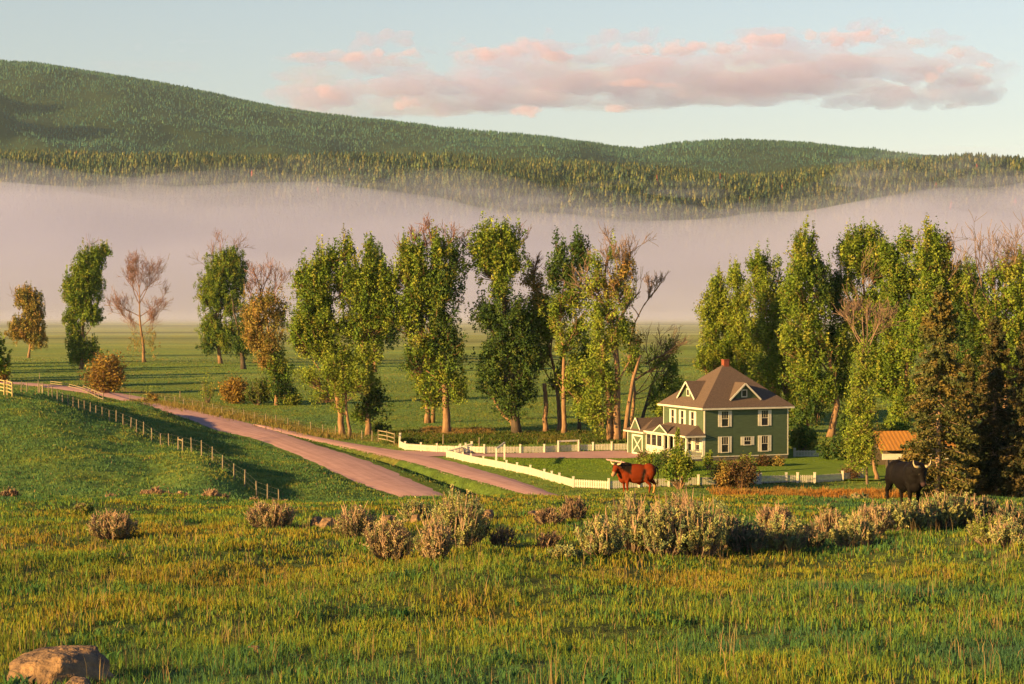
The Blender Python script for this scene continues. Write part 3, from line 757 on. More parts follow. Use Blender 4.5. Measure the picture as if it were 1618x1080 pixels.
tree('broad cottonwood with dead pink branches spiking from its top, first of the middle row',349,574,[(352,425,30,26),(365,410,20,20),(378,440,13,26,1.1,'d'),(345,455,30,28),(330,470,17,26),(362,480,26,26),(335,515,20,30),(355,530,22,24),(330,545,14,16,1,'d'),(372,530,16,30,1,'d')],
     trunk=[(345,545),(340,500),(352,440)],tr=1.1,seed=14,leaf=.4,per=50,clump=1.15,tips=[(335,425,-25,38,.12,3),(350,412,0,34,.12,3),(356,412,14,36,.12,3),(325,420,-50,28,.08,2),(362,412,25,30,.08,2)])
tree('cottonwood with a thick dark trunk right behind the broad spiky-topped one',385,583,[(392,520,17,30,.9,'d'),(385,545,18,22,.9,'d'),(398,500,13,24,.9,'o')],trunk=[(381,545),(372,500),(366,470)],tr=1.2,pal='d',seed=15,bark='dark_bark',leaf=.42)
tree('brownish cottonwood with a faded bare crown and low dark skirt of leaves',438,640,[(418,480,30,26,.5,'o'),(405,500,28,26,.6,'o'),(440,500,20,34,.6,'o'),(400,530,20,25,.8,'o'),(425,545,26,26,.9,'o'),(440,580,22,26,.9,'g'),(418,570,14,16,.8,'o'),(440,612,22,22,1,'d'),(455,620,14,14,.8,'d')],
     trunk=[(436,600),(428,545),(420,500),(412,455)],tr=.7,pal='o',seed=16,leaf=.34,per=44,tips=[(412,470,-20,38,.12,3),(412,470,10,42,.12,3),(425,480,25,48,.1,3),(400,480,-30,36,.1,3),(415,460,0,30,.1,3),(436,480,15,44,.1,3)],extra=[([(430,560),(420,540),(412,520)],.16),([(432,562),(440,540),(446,520)],.16)])
tree('leafy cottonwood with a crowd of pointed tops, left of the forked trunk',541,690,[(505,455,32,32),(520,500,34,30),(495,530,26,26),(510,420,20,28),(488,440,18,25),(530,405,12,20),(550,400,13,22),(472,445,12,18),(500,480,36,30),(545,450,25,34),(480,510,26,30),(530,510,32,32),(470,535,16,20),(505,550,30,26,1,'y'),(540,570,28,26,1,'y')],
     trunk=[(537,655),(530,600),(520,540),(515,470),(512,430)],tr=.8,seed=17,leaf=.31,per=52,dens=1.05,tips=[(545,395,0,24,.08,1)])
tree('young pale green cottonwood with drooping low leaves by the post fence',553,691,[(520,585,28,22,1,'y'),(490,592,22,16,.9,'y'),(545,610,24,20,1,'y'),(515,620,24,15,.8,'y'),(570,600,20,22,.9,'y'),(535,640,18,14,.5,'y')],trunk=[(548,650),(545,610),(540,570)],tr=.45,pal='y',seed=18,leaf=.27,per=48,bark='bark')
tree('cottonwood with an orange forked trunk and one tall spire top beside the post fence',582,688,[(575,455,24,30),(592,490,30,30),(585,395,10,24),(583,430,16,30),(560,440,18,30),(605,440,16,30),(570,480,26,28),(610,480,20,28),(590,520,26,26),(565,520,20,24),(622,450,14,30,.8,'y'),(585,560,24,22,1,'y'),(580,600,20,22,1,'y'),(588,640,24,20,1,'d'),(598,625,14,14,1,'d'),(570,655,14,14,.7,'g')],
     trunk=[(582,640),(576,590),(574,545),(570,500),(580,440),(585,400)],tr=.75,seed=19,leaf=.31,per=52,tips=[(574,535,40,60,.2,1),(572,520,-20,45,.15,1)])
tree('cottonwood with a pale trunk farther out on the meadow, behind the forked one',591,588,[(590,420,18,30,.9,'d'),(606,470,20,40,.9,'d'),(590,520,24,30,.9,'d'),(620,520,14,30,.8,'d')],trunk=[(593,550),(594,500),(592,440)],tr=1.1,pal='d',seed=20,leaf=.45)
tree('wide cottonwood with reddish bare twigs on its crown and a stout trunk',706,687,[(675,465,40,34,1,'g'),(665,520,32,30,1,'g'),(650,400,26,24),(690,395,30,26),(722,420,18,34,1,'d'),(665,425,40,28),(700,450,34,34,1,'d'),(640,430,22,28,.9,'y'),(655,480,28,28),(690,505,34,30,1,'d'),(635,500,18,22,.8,'y'),(670,550,32,28,1,'g'),(712,545,24,30,1,'d'),(700,590,34,24),(650,570,20,20,.8,'d'),(685,630,26,20,.8),(722,615,16,18,.9,'y')],
     trunk=[(704,640),(700,580),(692,520),(688,450),(685,405)],tr=1.0,seed=21,leaf=.32,per=54,dens=1.1,tips=[(655,410,-25,38,.12,3),(665,405,-10,40,.12,3),(685,400,4,40,.12,3),(700,400,15,38,.12,3),(720,405,15,34,.1,3),(675,410,-5,36,.1,3),(640,410,-30,30,.08,2)])
tree('two-stemmed stout tree base with orange bark left of the wide cottonwood',676,668,[(668,610,18,16,.7,'g'),(660,590,16,16,.7,'y'),(680,580,20,20,.7,'g')],trunk=[(676,640),(672,600),(668,560)],tr=.8,pal='g',seed=22,extra=[([(684,670),(685,640),(682,610),(684,580)],.38,1)])
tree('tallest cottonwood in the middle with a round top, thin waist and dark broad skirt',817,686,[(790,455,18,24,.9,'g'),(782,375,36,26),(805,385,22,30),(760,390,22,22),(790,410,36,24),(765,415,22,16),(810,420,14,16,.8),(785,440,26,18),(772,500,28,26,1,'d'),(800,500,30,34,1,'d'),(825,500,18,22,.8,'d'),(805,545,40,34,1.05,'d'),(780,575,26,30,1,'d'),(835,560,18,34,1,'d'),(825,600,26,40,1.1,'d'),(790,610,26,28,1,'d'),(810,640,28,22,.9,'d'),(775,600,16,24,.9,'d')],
     trunk=[(814,640),(806,580),(800,520),(797,470),(793,430),(788,380)],tr=1.15,seed=23,leaf=.32,per=54,bark='dark_bark',dens=1.1,tips=[(812,395,20,34,.08,2),(820,390,35,28,.06,2)])
tree('slanting orange trunk that leans left out of the tallest cottonwood',812,672,[(772,610,14,16,.7,'d'),(765,595,12,12,.6,'d')],trunk=[(797,655),(782,636),(772,605)],tr=.6,pal='d',seed=24,bark='bark')
tree('straight bare broken trunk standing like a pole, stripped of all branches',862,685,[],trunk=[(862,650),(861,620),(860,604)],tr=.62,seed=25,limbs=False,cat='dead tree',name='dead_trunk',taper=.25)
tree('cottonwood with pale yellowish crown just right of the tallest one',883,683,[(850,500,26,34,.8,'y'),(872,525,24,30,.8,'y'),(840,440,18,22,.6,'o'),(850,470,24,26,.6,'o'),(862,510,26,28,.8,'y'),(840,520,18,24,.8,'y'),(870,555,24,28,.9,'g'),(850,565,20,20,.8,'y'),(882,600,18,28,.8,'g')],
     trunk=[(883,640),(878,590),(862,520),(850,450)],tr=.6,pal='y',seed=26,leaf=.3,tips=[(845,450,-15,34,.09,3),(850,450,5,32,.09,3),(862,460,12,34,.09,3)])
tree('tall cottonwood with an orange forked trunk and dark double top',891,687,[(885,400,12,22,1,'d'),(912,392,13,20,1,'d'),(895,430,22,28,1,'d'),(922,410,12,26,1,'d'),(875,440,12,24,1,'d'),(905,470,22,26),(885,490,24,26),(915,510,18,30,.9),(895,540,22,26,.8,'y'),(905,600,24,28,.7,'y'),(920,640,18,24,.7,'y')],
     trunk=[(891,640),(890,590),(892,555),(884,520),(888,460),(905,410)],tr=.62,seed=27,leaf=.31,tips=[(892,556,30,45,.22,1),(905,520,15,60,.14,1)],tipmat='bark')
tree('slim dark-trunked tree in the gap before the cluster of pale stems',915,681,[(915,590,20,30,.8,'g'),(930,560,22,30,.8,'y'),(925,630,20,26,.7,'g')],trunk=[(914,640),(918,590),(925,540)],tr=.5,pal='g',seed=28,bark='dark_bark')
tree('cluster of pale thick trunks with a twiggy half-bare crown left of the house',975,697,[(958,500,28,30,.8,'y'),(940,600,24,34,.8,'y'),(965,610,20,30,.6,'y'),(945,410,16,22,.8,'g'),(965,400,18,12,.5,'g'),(990,425,16,26,.7,'o'),(940,450,20,28,.7,'y'),(970,450,28,26,.5,'o'),(985,470,16,26,.8,'y'),(945,500,20,30,.7,'y'),(960,540,30,30,.6,'y'),(985,520,16,30,.7,'g'),(950,590,22,34,.7,'y'),(940,650,24,30,.8,'y'),(1000,560,16,26,.5,'g')],
     trunk=[(975,650),(975,590),(972,530),(962,490),(955,440),(960,400)],tr=.95,pal='y',seed=29,leaf=.29,
     tips=[(962,490,-45,70,.25,3),(972,530,10,80,.3,3),(985,440,10,50,.12,3),(975,430,0,48,.1,3),(990,440,-10,40,.1,3),(960,430,-25,40,.1,3),(975,470,20,60,.12,3)],tipmat='twig',extra=[([(964,698),(963,640),(958,590),(950,540)],.55,1),([(987,699),(992,650),(1000,600),(1012,560)],.42,1)])
tree('thin crooked half-dead tree with pale arching limbs against the fog, left of the house',1000,693,[(1040,570,22,14,.4,'g'),(1062,548,14,12,.5,'g'),(1005,540,16,26,.4,'o'),(1035,620,14,20,.4,'y'),(1000,580,16,20,.4,'y')],
     trunk=[(998,660),(1003,620),(1000,580),(995,545),(1003,510),(1018,480),(1028,468)],tr=.5,pal='g',seed=30,leaf=.28,branchk=.6,
     tips=[(1003,600,55,70,.2,2),(1020,575,60,60,.14,3),(1025,472,-10,34,.14,3),(1028,470,25,30,.12,3),(1018,482,30,28,.1,3),(997,540,-20,60,.12,3),(1010,500,-30,40,.1,3),(1050,565,20,30,.06,2)],tipmat='twig')
tree('dark slanting trunk leaning right just behind the garage roof',1012,672,[(1052,600,20,22,.5,'g'),(1045,640,18,20,.5,'y'),(1060,580,14,16,.4,'g')],trunk=[(1020,640),(1030,610),(1040,580)],tr=.55,pal='g',seed=31,bark='dark_bark',tips=[(1035,600,-20,60,.12,3),(1038,590,30,50,.1,3)],tipmat='twig')
tree('young bright green tree showing over the garage roof',1058,690,[(1058,640,20,26,1,'y'),(1050,665,18,18,1,'y'),(1066,615,12,18,.8,'y')],trunk=[(1058,660),(1058,620)],tr=.25,pal='y',seed=32,leaf=.27)
GRV=1.5
# grove behind and right of the house
tree('leftmost cottonwood of the grove behind the house, low and rounded',1140,660,[(1135,460,16,24,1,'y'),(1125,490,20,26,1,'y'),(1148,500,22,30,1,'y'),(1125,530,20,26,1,'y'),(1150,550,26,28,1,'g'),(1120,565,22,16,1,'y'),(1110,575,18,10,.7,'g'),(1150,600,28,28,1,'g'),(1180,630,26,30,1,'g')],trunk=[(1141,620),(1145,550),(1140,480)],tr=.6,pal='y',seed=41)
tree('second cottonwood of the grove with a soft pointed top above the chimney',1178,661,[(1162,440,13,20,1,'y'),(1172,470,20,28,1,'y'),(1165,510,22,28,1,'y'),(1185,540,24,30),(1170,580,28,28,1,'y'),(1195,600,26,28),(1210,640,24,28)],trunk=[(1178,620),(1176,540),(1165,450)],tr=.6,pal='y',seed=42)
tree('cottonwood with a broad plume top over the right slope of the house roof',1222,672,[(1240,480,22,40,1,'g'),(1240,560,26,40,1,'g'),(1195,418,16,20,1,'g'),(1210,430,20,26),(1200,465,24,28,1,'y'),(1225,490,24,30,1,'y'),(1205,520,26,28,1,'y'),(1230,545,24,28),(1215,585,30,28,1,'y'),(1240,610,26,28),(1250,650,22,30,1,'g'),(1235,665,24,18)],trunk=[(1222,620),(1215,530),(1202,430)],tr=.65,pal='g',seed=43)
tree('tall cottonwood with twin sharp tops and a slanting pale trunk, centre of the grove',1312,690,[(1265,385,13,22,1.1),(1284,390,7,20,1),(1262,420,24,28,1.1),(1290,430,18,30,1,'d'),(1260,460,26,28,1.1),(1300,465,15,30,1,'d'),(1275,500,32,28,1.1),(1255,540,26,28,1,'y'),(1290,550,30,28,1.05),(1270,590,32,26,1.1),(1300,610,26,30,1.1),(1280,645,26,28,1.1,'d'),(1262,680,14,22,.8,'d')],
     trunk=[(1322,640),(1312,570),(1296,520),(1280,470),(1270,400)],tr=.85,seed=44,bark='bark',per=56)
tree('tall cottonwood with a rounded crown, right neighbour of the twin-topped one',1345,688,[(1318,470,16,50,1,'d'),(1322,540,18,40,1,'d'),(1350,385,18,20,1.1),(1375,382,18,22,1.1),(1335,400,14,18,1),(1362,415,32,24,1.1),(1385,430,16,30,1,'d'),(1340,450,24,20,1),(1375,470,24,26,1.05),(1345,500,24,30,.7,'y'),(1385,510,20,30,1,'d'),(1330,550,28,34,.9,'y'),(1370,560,28,30,1),(1335,610,24,34,.9),(1400,600,24,32,1)],
     trunk=[(1352,640),(1362,560),(1366,480),(1362,400)],tr=.75,seed=45,per=56,tips=[(1362,520,-10,90,.1,3),(1366,520,8,90,.1,3)],tipmat='twig')
tree('cottonwood with pale slanting limbs below a ragged crown, left of the brown spruce',1430,690,[(1430,385,14,20),(1405,410,16,26,1.05),(1418,425,22,26),(1395,400,12,16,1),(1410,465,24,28,1.05),(1440,450,22,28),(1410,510,26,28,1.05),(1440,505,22,28),(1420,555,28,28,1),(1400,600,26,32,1.1),(1425,630,28,30,1),(1420,670,24,26,.9)],
     trunk=[(1432,640),(1435,560),(1440,480),(1432,400)],tr=.75,seed=46,per=56,tips=[(1440,480,-45,55,.22,1),(1455,440,-15,60,.12,2)])
tree('ragged high cottonwood whose thin topmost shoots stand above the brown spruce',1470,700,[(1468,372,9,16),(1480,390,18,22),(1498,395,7,20,.8,'o'),(1465,410,24,26),(1495,430,12,26,1,'o'),(1475,450,26,28),(1510,450,16,26,1,'y'),(1465,490,28,28),(1500,490,20,28,1,'d'),(1450,530,26,28),(1515,530,20,30,1,'d')],
     trunk=[(1475,640),(1480,540),(1475,450),(1468,380)],tr=.75,seed=47,per=56,tips=[(1480,470,20,70,.12,2),(1480,440,-10,60,.1,2),(1496,420,8,40,.08,2)],tipmat='twig')
tree('darker cottonwood filling the gap right of the brown spruce',1530,690,[(1530,440,16,20,1,'g'),(1520,470,22,26,1,'g'),(1545,470,20,28,1,'d'),(1530,510,26,28,1,'g'),(1555,530,22,32,1,'g'),(1530,560,24,30,1,'d'),(1560,590,26,30,1,'d')],trunk=[(1532,600),(1532,450)],tr=.6,seed=48,per=54)
tree('cottonwood at the right edge with long bare pinkish shoots over its green crown',1590,700,[(1590,430,26,20,.55,'y'),(1562,440,14,22,.35,'y'),(1610,420,20,20,.6,'y'),(1600,470,26,26,1.05,'y'),(1565,500,24,30,1.05,'g'),(1600,520,30,30,1.1,'g'),(1630,480,24,50,1),(1580,560,26,30,1.05,'g'),(1615,590,30,36,1,'d'),(1640,560,20,60,1)],
     trunk=[(1590,620),(1590,540),(1585,460)],tr=.8,pal='g',seed=49,per=56,tips=[(1563,480,-6,80,.14,3),(1572,480,2,84,.12,3),(1585,480,6,80,.14,3),(1600,470,-4,70,.12,3),(1610,470,8,80,.12,3),(1560,520,-22,60,.16,2),(1595,480,14,76,.1,3)],tipmat='twig')
tree('slender young tree with a white stem and twiggy bare middle, right of the house shrubs',1371,765,[(1362,560,14,18,.8,'y'),(1375,590,12,18,.8,'y'),(1358,600,18,20,1,'y'),(1372,640,14,26,1,'y'),(1352,640,16,22,1,'y'),(1362,680,24,24,1.1,'y'),(1345,700,16,20,1,'y'),(1366,715,22,22,1,'y'),(1350,730,16,12,.7,'y')],
     trunk=[(1369,730),(1367,660),(1370,600),(1365,540),(1362,500)],tr=.22,pal='y',seed=50,leaf=.20,per=66,clump=.75,bark='twig',tips=[(1366,560,-18,70,.09,3),(1368,550,-4,74,.09,3),(1370,560,14,66,.09,3),(1362,540,-30,50,.07,3),(1372,540,26,48,.07,3)],tipmat='twig')
tree('short brown leaning stem in front of the shed, beside the slender white-stemmed tree',1386,759,[(1378,690,10,24,.5,'o'),(1372,660,9,20,.5,'y')],trunk=[(1382,735),(1378,700),(1374,660)],tr=.42,pal='o',seed=51,leaf=.2,clump=.7)
GRV=1.0
# off to the left, beyond the frame: the trees whose long shadows fall across the plain
for i,(px,dd,h) in enumerate(((-250,530,26),(-140,500,24),(-330,470,28),(-90,560,20),(-30,455,15),(-210,610,26),(-420,560,30))):
    s_=F/dd;yb=475+20*F/dd
    tree('cottonwood beyond the left edge of the view casting a long shadow over the plain',px,yb,[(px,yb-h*s_*.62,5.2*s_,h*s_*.36,.8),(px+2*s_,yb-h*s_*.4,4.5*s_,h*s_*.2,.7)],tr=.8,seed=60+i,leaf=.7,per=22,d=dd,group='cottonwoods beyond the left edge of the view',branchk=0)

# ---------------------------------------------------------------- spruces
def spruce(label,px,d,py_top,hw,seed,pal,trunkcol='spruce_bark',low=.06,tilt=0,dens=1.0,ragged=.3,bare=False):
    rng=np.random.default_rng(seed)
    foot=at(px,600,d);foot.z=hz(foot.x,d);H=at(px,py_top,d).z-foot.z;W=hw*d/F
    root=empty('spruce_tree',foot);tag(root,label,'spruce')
    mb=MB();n=10;pts=[Vector((tilt*H*(i/n),0,H*i/n)) for i in range(n+1)];mb.tube(pts,[max(.03,.38*(1-i/n)) for i in range(n+1)],8)
    C=[];K=[];nb=int(190*dens)
    for i in range(nb):
        t=low+(1-low)*(i+rng.random())/nb
        a=rng.uniform(0,2*math.pi)
        if bare and t<.52 and abs(math.degrees(a)-264)<42 and rng.random()<.93: continue
        z=H*t;r=W*min(1,(1-t)**.62*1.12+.05)*rng.uniform(1-ragged,1.15)*(.55+.45*min(1,(t-low)/.12+.2))
        o=Vector((tilt*H*t,0,z));dirx=Vector((math.cos(a),math.sin(a),0))
        drop=-.28*r if t<.75 else .25*r
        e=o+dirx*r+Vector((0,0,drop));m=o+dirx*r*.5+Vector((0,0,drop*.35-.05*r))
        mb.tube([o,m,e],[.05,.035,.015],3,cap=False)
        k=int(20+50*r)
        ts=rng.random(k)**.7
        p=np.array([(o.lerp(m,x*2) if x<.5 else m.lerp(e,x*2-1)) for x in ts])
        wd=.34*(1.15-ts)[:,None]*max(.6,r*.5)
        p+=rng.normal(size=(k,3))*np.array((1,1,.35))*wd;p[:,2]-=np.abs(rng.normal(size=k))*.22
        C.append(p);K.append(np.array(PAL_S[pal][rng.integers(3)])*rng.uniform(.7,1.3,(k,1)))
    C=np.concatenate(C);K=np.concatenate(K)
    V,Fc,cc=leaves(C,rng.uniform(.10,.24,len(C)),rng,K,up=.1,aspect=.5)
    link('crown',np_mesh('crown',V,Fc,4,cc),'needle',root);mb.build('trunk',trunkcol,root,True)
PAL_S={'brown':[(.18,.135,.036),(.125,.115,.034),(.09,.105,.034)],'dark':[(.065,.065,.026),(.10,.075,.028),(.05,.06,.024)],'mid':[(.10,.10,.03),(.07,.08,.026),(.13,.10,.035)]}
spruce('big rusty brown spruce with a pale bare lower trunk, behind the black bull',1481,196,452,62,201,'brown',dens=1.55,tilt=.015,bare=True)
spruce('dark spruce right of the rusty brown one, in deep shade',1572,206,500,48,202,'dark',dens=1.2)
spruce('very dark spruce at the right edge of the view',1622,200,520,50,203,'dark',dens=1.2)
spruce('greenish small spruce tucked against the right side of the rusty brown one',1530,203,560,30,204,'mid',dens=.8)

# ---------------------------------------------------------------- shrubs round the yard and the road
def shrub(label,px,py,w,h,pal,seed,name='shrub',cat='shrub',n=2600,leaf=.14,stems=26,d0=150,stemmat='twig',fine=0,up=.5,d=None,trunked=0,group=None):
    rng=np.random.default_rng(seed)
    foot=on_ground(px,py,d0) if d is None else Vector((at(px,py,d).x,d,hz(at(px,py,d).x,d)))
    s=F/foot.y;W=w/s/2;H=h/s
    root=empty(name,foot);tag(root,label,cat,group)
    mb=MB();tips=[]
    for i in range(stems):
        a=rng.uniform(0,6.28);rr=rng.random()**.5
        e=Vector((math.cos(a)*W*rr,math.sin(a)*W*rr,H*(1-.55*rr**2)*rng.uniform(.75,1.05)))
        b=Vector((e.x*.15,e.y*.15,0));m=b.lerp(e,.5)+Vector((e.x*.12,e.y*.12,0))
        r0=.05 if trunked==0 else .09
        mb.tube([b,m,e],[r0*(.6+.1*H),r0*.6,.012],4,cap=False);tips.append((b,m,e))
        for k in range(fine):
            t=rng.uniform(.35,1);o=(b.lerp(m,t*2) if t<.5 else m.lerp(e,t*2-1))
            q=o+Vector((rng.normal()*.35*W,rng.normal()*.35*W,abs(rng.normal())*.28*H*.6))
            mb.tube([o,q],[.02,.008],3,cap=False)
    mb.build('stem',stemmat,root)
    if n:
        i=rng.integers(0,stems,n);t=rng.uniform(.30+trunked*.35,1.05,n)
        B=np.array([[list(x) for x in tp] for tp in tips])[i]
        P=np.where((t<.5)[:,None],B[:,0]+(B[:,1]-B[:,0])*(t*2)[:,None],B[:,1]+(B[:,2]-B[:,1])*(t*2-1)[:,None])
        P+=rng.normal(size=(n,3))*W*.16;P[:,2]=np.maximum(P[:,2],.05)
        pl=np.array(PAL[pal]);K=pl[(i*7)%4]*rng.uniform(.7,1.3,(n,1))
        V,Fc,cc=leaves(P,rng.uniform(.6,1.2,n)*leaf,rng,K,up=up)
        link('foliage',np_mesh('foliage',V,Fc,4,cc),'leaf',root)
    return root
PAL['r']=[(.13,.075,.035),(.09,.065,.03),(.10,.09,.03),(.15,.08,.045)]
shrub('big rounded orange willow bush beside the far bend of the road',166,621,66,64,'w',301,name='willow_bush',cat='bush',n=5200,leaf=.30,stems=60,fine=10,stemmat='pink_twig')
shrub('orange willow bush cut by the left edge of the picture',-2,603,34,34,'w',302,name='willow_bush',cat='bush',n=2400,leaf=.26,stems=36,fine=8,stemmat='pink_twig')
shrub('golden willow bush behind the post fence in the middle distance',372,637,54,42,'w',303,name='willow_bush',cat='bush',n=4200,leaf=.24,stems=50,fine=6)
shrub('grey green bush touching the golden willow on its right',407,640,38,44,'d',304,name='bush',cat='bush',n=3000,leaf=.22,stems=36,fine=5)
shrub('thin yellowish sapling left of the golden willow',328,636,26,46,'y',305,name='sapling',cat='sapling',n=420,leaf=.18,stems=12,fine=3)
shrub('low green bush left of the thin sapling',238,636,24,16,'o',306,name='bush',cat='bush',n=900,leaf=.2,stems=18)
shrub('low green bush under the brownish cottonwood',462,640,30,20,'y',307,name='bush',cat='bush',n=1300,leaf=.2,stems=22)
shrub('round dark bush at the foot of the brownish cottonwood',447,636,40,34,'d',308,name='bush',cat='bush',n=2400,leaf=.24,stems=30)
shrub('low shadowed bush beneath the pale green cottonwoods',600,684,34,18,'d',309,name='bush',cat='bush',n=1400,leaf=.2,stems=22)
shrub('flowering pink-topped shrub mass before the porch steps',1034,743,46,30,'g',310,n=2600,leaf=.12,stems=34)
shrub('dark upright yard bush against the porch columns',1052,746,40,36,'d',311,n=2600,leaf=.12,stems=30)
shrub('dusty pink flowering shrub by the garage door',1018,733,26,22,'r',312,n=1500,leaf=.11,stems=22)
shrub('small yard tree with a split orange stem in front of the porch',1074,772,50,62,'g',313,name='yard_tree',cat='small tree',n=3600,leaf=.14,stems=24,trunked=1,stemmat='bark')
shrub('narrow leafy upper shoot of the climbing rose over the porch',1072,754,16,86,'y',314,name='climbing_shrub',n=2000,leaf=.13,stems=14)
shrub('olive shrub in front of the house corner',1137,770,44,44,'o',315,n=3000,leaf=.13,stems=28,trunked=.5,stemmat='bark')
shrub('dark reddish spreading shrub right of the olive one',1172,771,64,48,'r',316,n=4200,leaf=.13,stems=40,trunked=.3,stemmat='pink_twig')
shrub('tall thin green shrub at the front corner of the house',1119,741,18,30,'g',317,n=1000,leaf=.12,stems=14)
for i,(px,w,h,pl) in enumerate(((1180,34,18,'g'),(1206,30,17,'r'),(1228,26,16,'o'))):
    shrub(('leafy green foundation shrub below the left ground floor window','reddish foundation shrub below the small square window','brownish foundation shrub at the right house corner')[i],px,737,w,h,pl,320+i,n=1600,leaf=.12,stems=24)
shrub('bare brown shrub by the picket fence below the slender tree',1342,758,34,26,'r',330,n=900,leaf=.1,stems=22,fine=4,stemmat='pink_twig')
shrub('dark rounded hedge bush behind the house in deep shade',1322,727,58,34,'d',331,name='hedge_bush',cat='hedge',n=3600,leaf=.2,stems=36)
shrub('tall dark bush between the grove trunks right of the back porch',1345,705,44,70,'d',332,name='bush',cat='bush',n=3600,leaf=.26,stems=36)
shrub('leafy undergrowth at the foot of the grove beside the shed',1415,705,60,44,'g',333,name='bush',cat='bush',n=3600,leaf=.24,stems=36)
shrub('leafy undergrowth right behind the back porch roof',1268,712,44,40,'g',334,name='bush',cat='bush',n=3000,leaf=.24,stems=30)

# ---------------------------------------------------------------- the house
HA=R(22)
hc=at(1112.8,729.6,247);hc.z=EYE-20+.055
house=empty('farmhouse',hc,HA);tag(house,'two-storey green farmhouse with white trim, hipped brown roof and front porch','house')
W,D=11.9,11.4;ZE=6.45
def part(mb,name,mat,parent=None,smooth=False): return mb.build(name,mat,parent or house,smooth)
m=MB().box((0,0,.55),(W,D,ZE));part(m,'wall','green_siding')
m=MB().box((.04,.04,-.3),(W-.04,D-.04,.55));part(m,'foundation','stone')
m=MB()
for x,y in ((-.02,-.02),(W-.12,-.02),(-.02,D-.12),(W-.12,D-.12)): m.box((x,y,.5),(x+.14,y+.14,ZE-.02))
m.box((-.03,-.03,.48),(W+.03,D+.03,.60));part(m,'corner_board','white_trim')
def PF(face,u,out,z):
    return {'F':Vector((u,-out,z)),'L':Vector((-out,D*u/11.4,z)),'R':Vector((W+out,u,z)),'P':Vector((2.5-5.0-out,u,z)),'G':Vector((-2.5-out,u,z))}[face]
def fbox(mb,face,u0,u1,o0,o1,z0,z1):
    a=PF(face,u0,o0,z0);b=PF(face,u1,o1,z1)
    mb.box([min(a[i],b[i]) for i in range(3)],[max(a[i],b[i]) for i in range(3)])
def window(face,u,z0,w,h,sh=0.0,grid=True,parent=None,ow=.0):
    f=MB();t=.07
    fbox(f,face,u-w/2-t,u-w/2,ow,ow+.07,z0-t,z0+h+t);fbox(f,face,u+w/2,u+w/2+t,ow,ow+.07,z0-t,z0+h+t)
    fbox(f,face,u-w/2,u+w/2,ow,ow+.07,z0+h,z0+h+t);fbox(f,face,u-w/2-.1,u+w/2+.1,ow,ow+.10,z0-.10,z0-.0)
    fbox(f,face,u-w/2,u+w/2,ow,ow+.05,z0+h*.5-.03,z0+h*.5+.03)
    if grid:
        for k in (-1,1): fbox(f,face,u+k*w/6-.015,u+k*w/6+.015,ow+.002,ow+.035,z0+h*.5+.03,z0+h)
    wo=f.build('window','white_trim',parent or house)
    g=MB();fbox(g,face,u-w/2,u+w/2,ow-.03,ow+.02,z0,z0+h);g.build('pane','glass',wo)
    if sh:
        for k in (-1,1):
            s=MB();c=u+k*(w/2+t+sh/2);fbox(s,face,c-sh/2,c+sh/2,ow,ow+.045,z0-.08,z0+h+.08)
            for j in range(int(h/.16)):
                zz=z0+.05+j*.16;fbox(s,face,c-sh/2+.06,c+sh/2-.06,ow+.045,ow+.06,zz,zz+.07)
            s.build('shutter','white_trim',wo)
for u,z,w,h in ((2.88,4.32,.92,1.85),(8.52,4.32,.92,1.85),(2.88,1.10,.92,1.85),(8.52,1.10,.92,1.85)): window('F',u,z,w,h,.42)
window('F',6.07,1.95,.92,.92,.42)
for u in (3.12,5.95,8.65): window('L',u,4.15,.75,1.85,.5,False)
for u,w in ((1.7,.95),(3.9,1.0)): window('L',u,1.15,w,1.75,.45)
for u in (3,8): window('R',u,4.3,.9,1.8,.4)
# entrance door behind the porch
m=MB();fbox(m,'L',5.5,6.5,0,.06,.6,2.75);dr=part(m,'door','white_trim')
m=MB();fbox(m,'L',5.72,6.28,.06,.08,1.6,2.5);m.build('pane','glass',dr)
# main roof
OH=.62;AP=11.85;T=.16
def hip(x0,y0,x1,y1,z0,zt,mat,name,parent,ridge=0.0,axis='y',fascia=.26,mat2='white_trim'):
    cx,cy=(x0+x1)/2,(y0+y1)/2
    if axis=='y': r0,r1=(cx,cy-ridge/2,zt),(cx,cy+ridge/2,zt)
    else: r0,r1=(cx-ridge/2,cy,zt),(cx+ridge/2,cy,zt)
    c=[(x0,y0,z0),(x1,y0,z0),(x1,y1,z0),(x0,y1,z0)]
    mb=MB()
    if axis=='y': mb.add(c+[r0,r1],[(0,1,4),(1,2,5,4),(2,3,5),(3,0,4,5),(3,2,1,0)])
    else: mb.add(c+[r0,r1],[(0,1,5,4),(1,2,5),(2,3,4,5),(3,0,4),(3,2,1,0)])
    o=mb.build(name,mat,parent)
    e=.03;fb=MB().box((x0+e,y0+e,z0-fascia),(x1-e,y1-e,z0-.004));fb.build('fascia',mat2,o);return o
roof=hip(-OH,-OH,W+OH,D+OH,ZE+.20,AP,'shingle','roof',house,ridge=.5,axis='x',fascia=.24)
ch=MB().box((W/2-.36,D/2-.36,AP-.7),(W/2+.36,D/2+.36,AP+.5)).box((W/2-.41,D/2-.41,AP+.5),(W/2+.41,D/2+.41,AP+.62)).build('chimney','brick',roof)
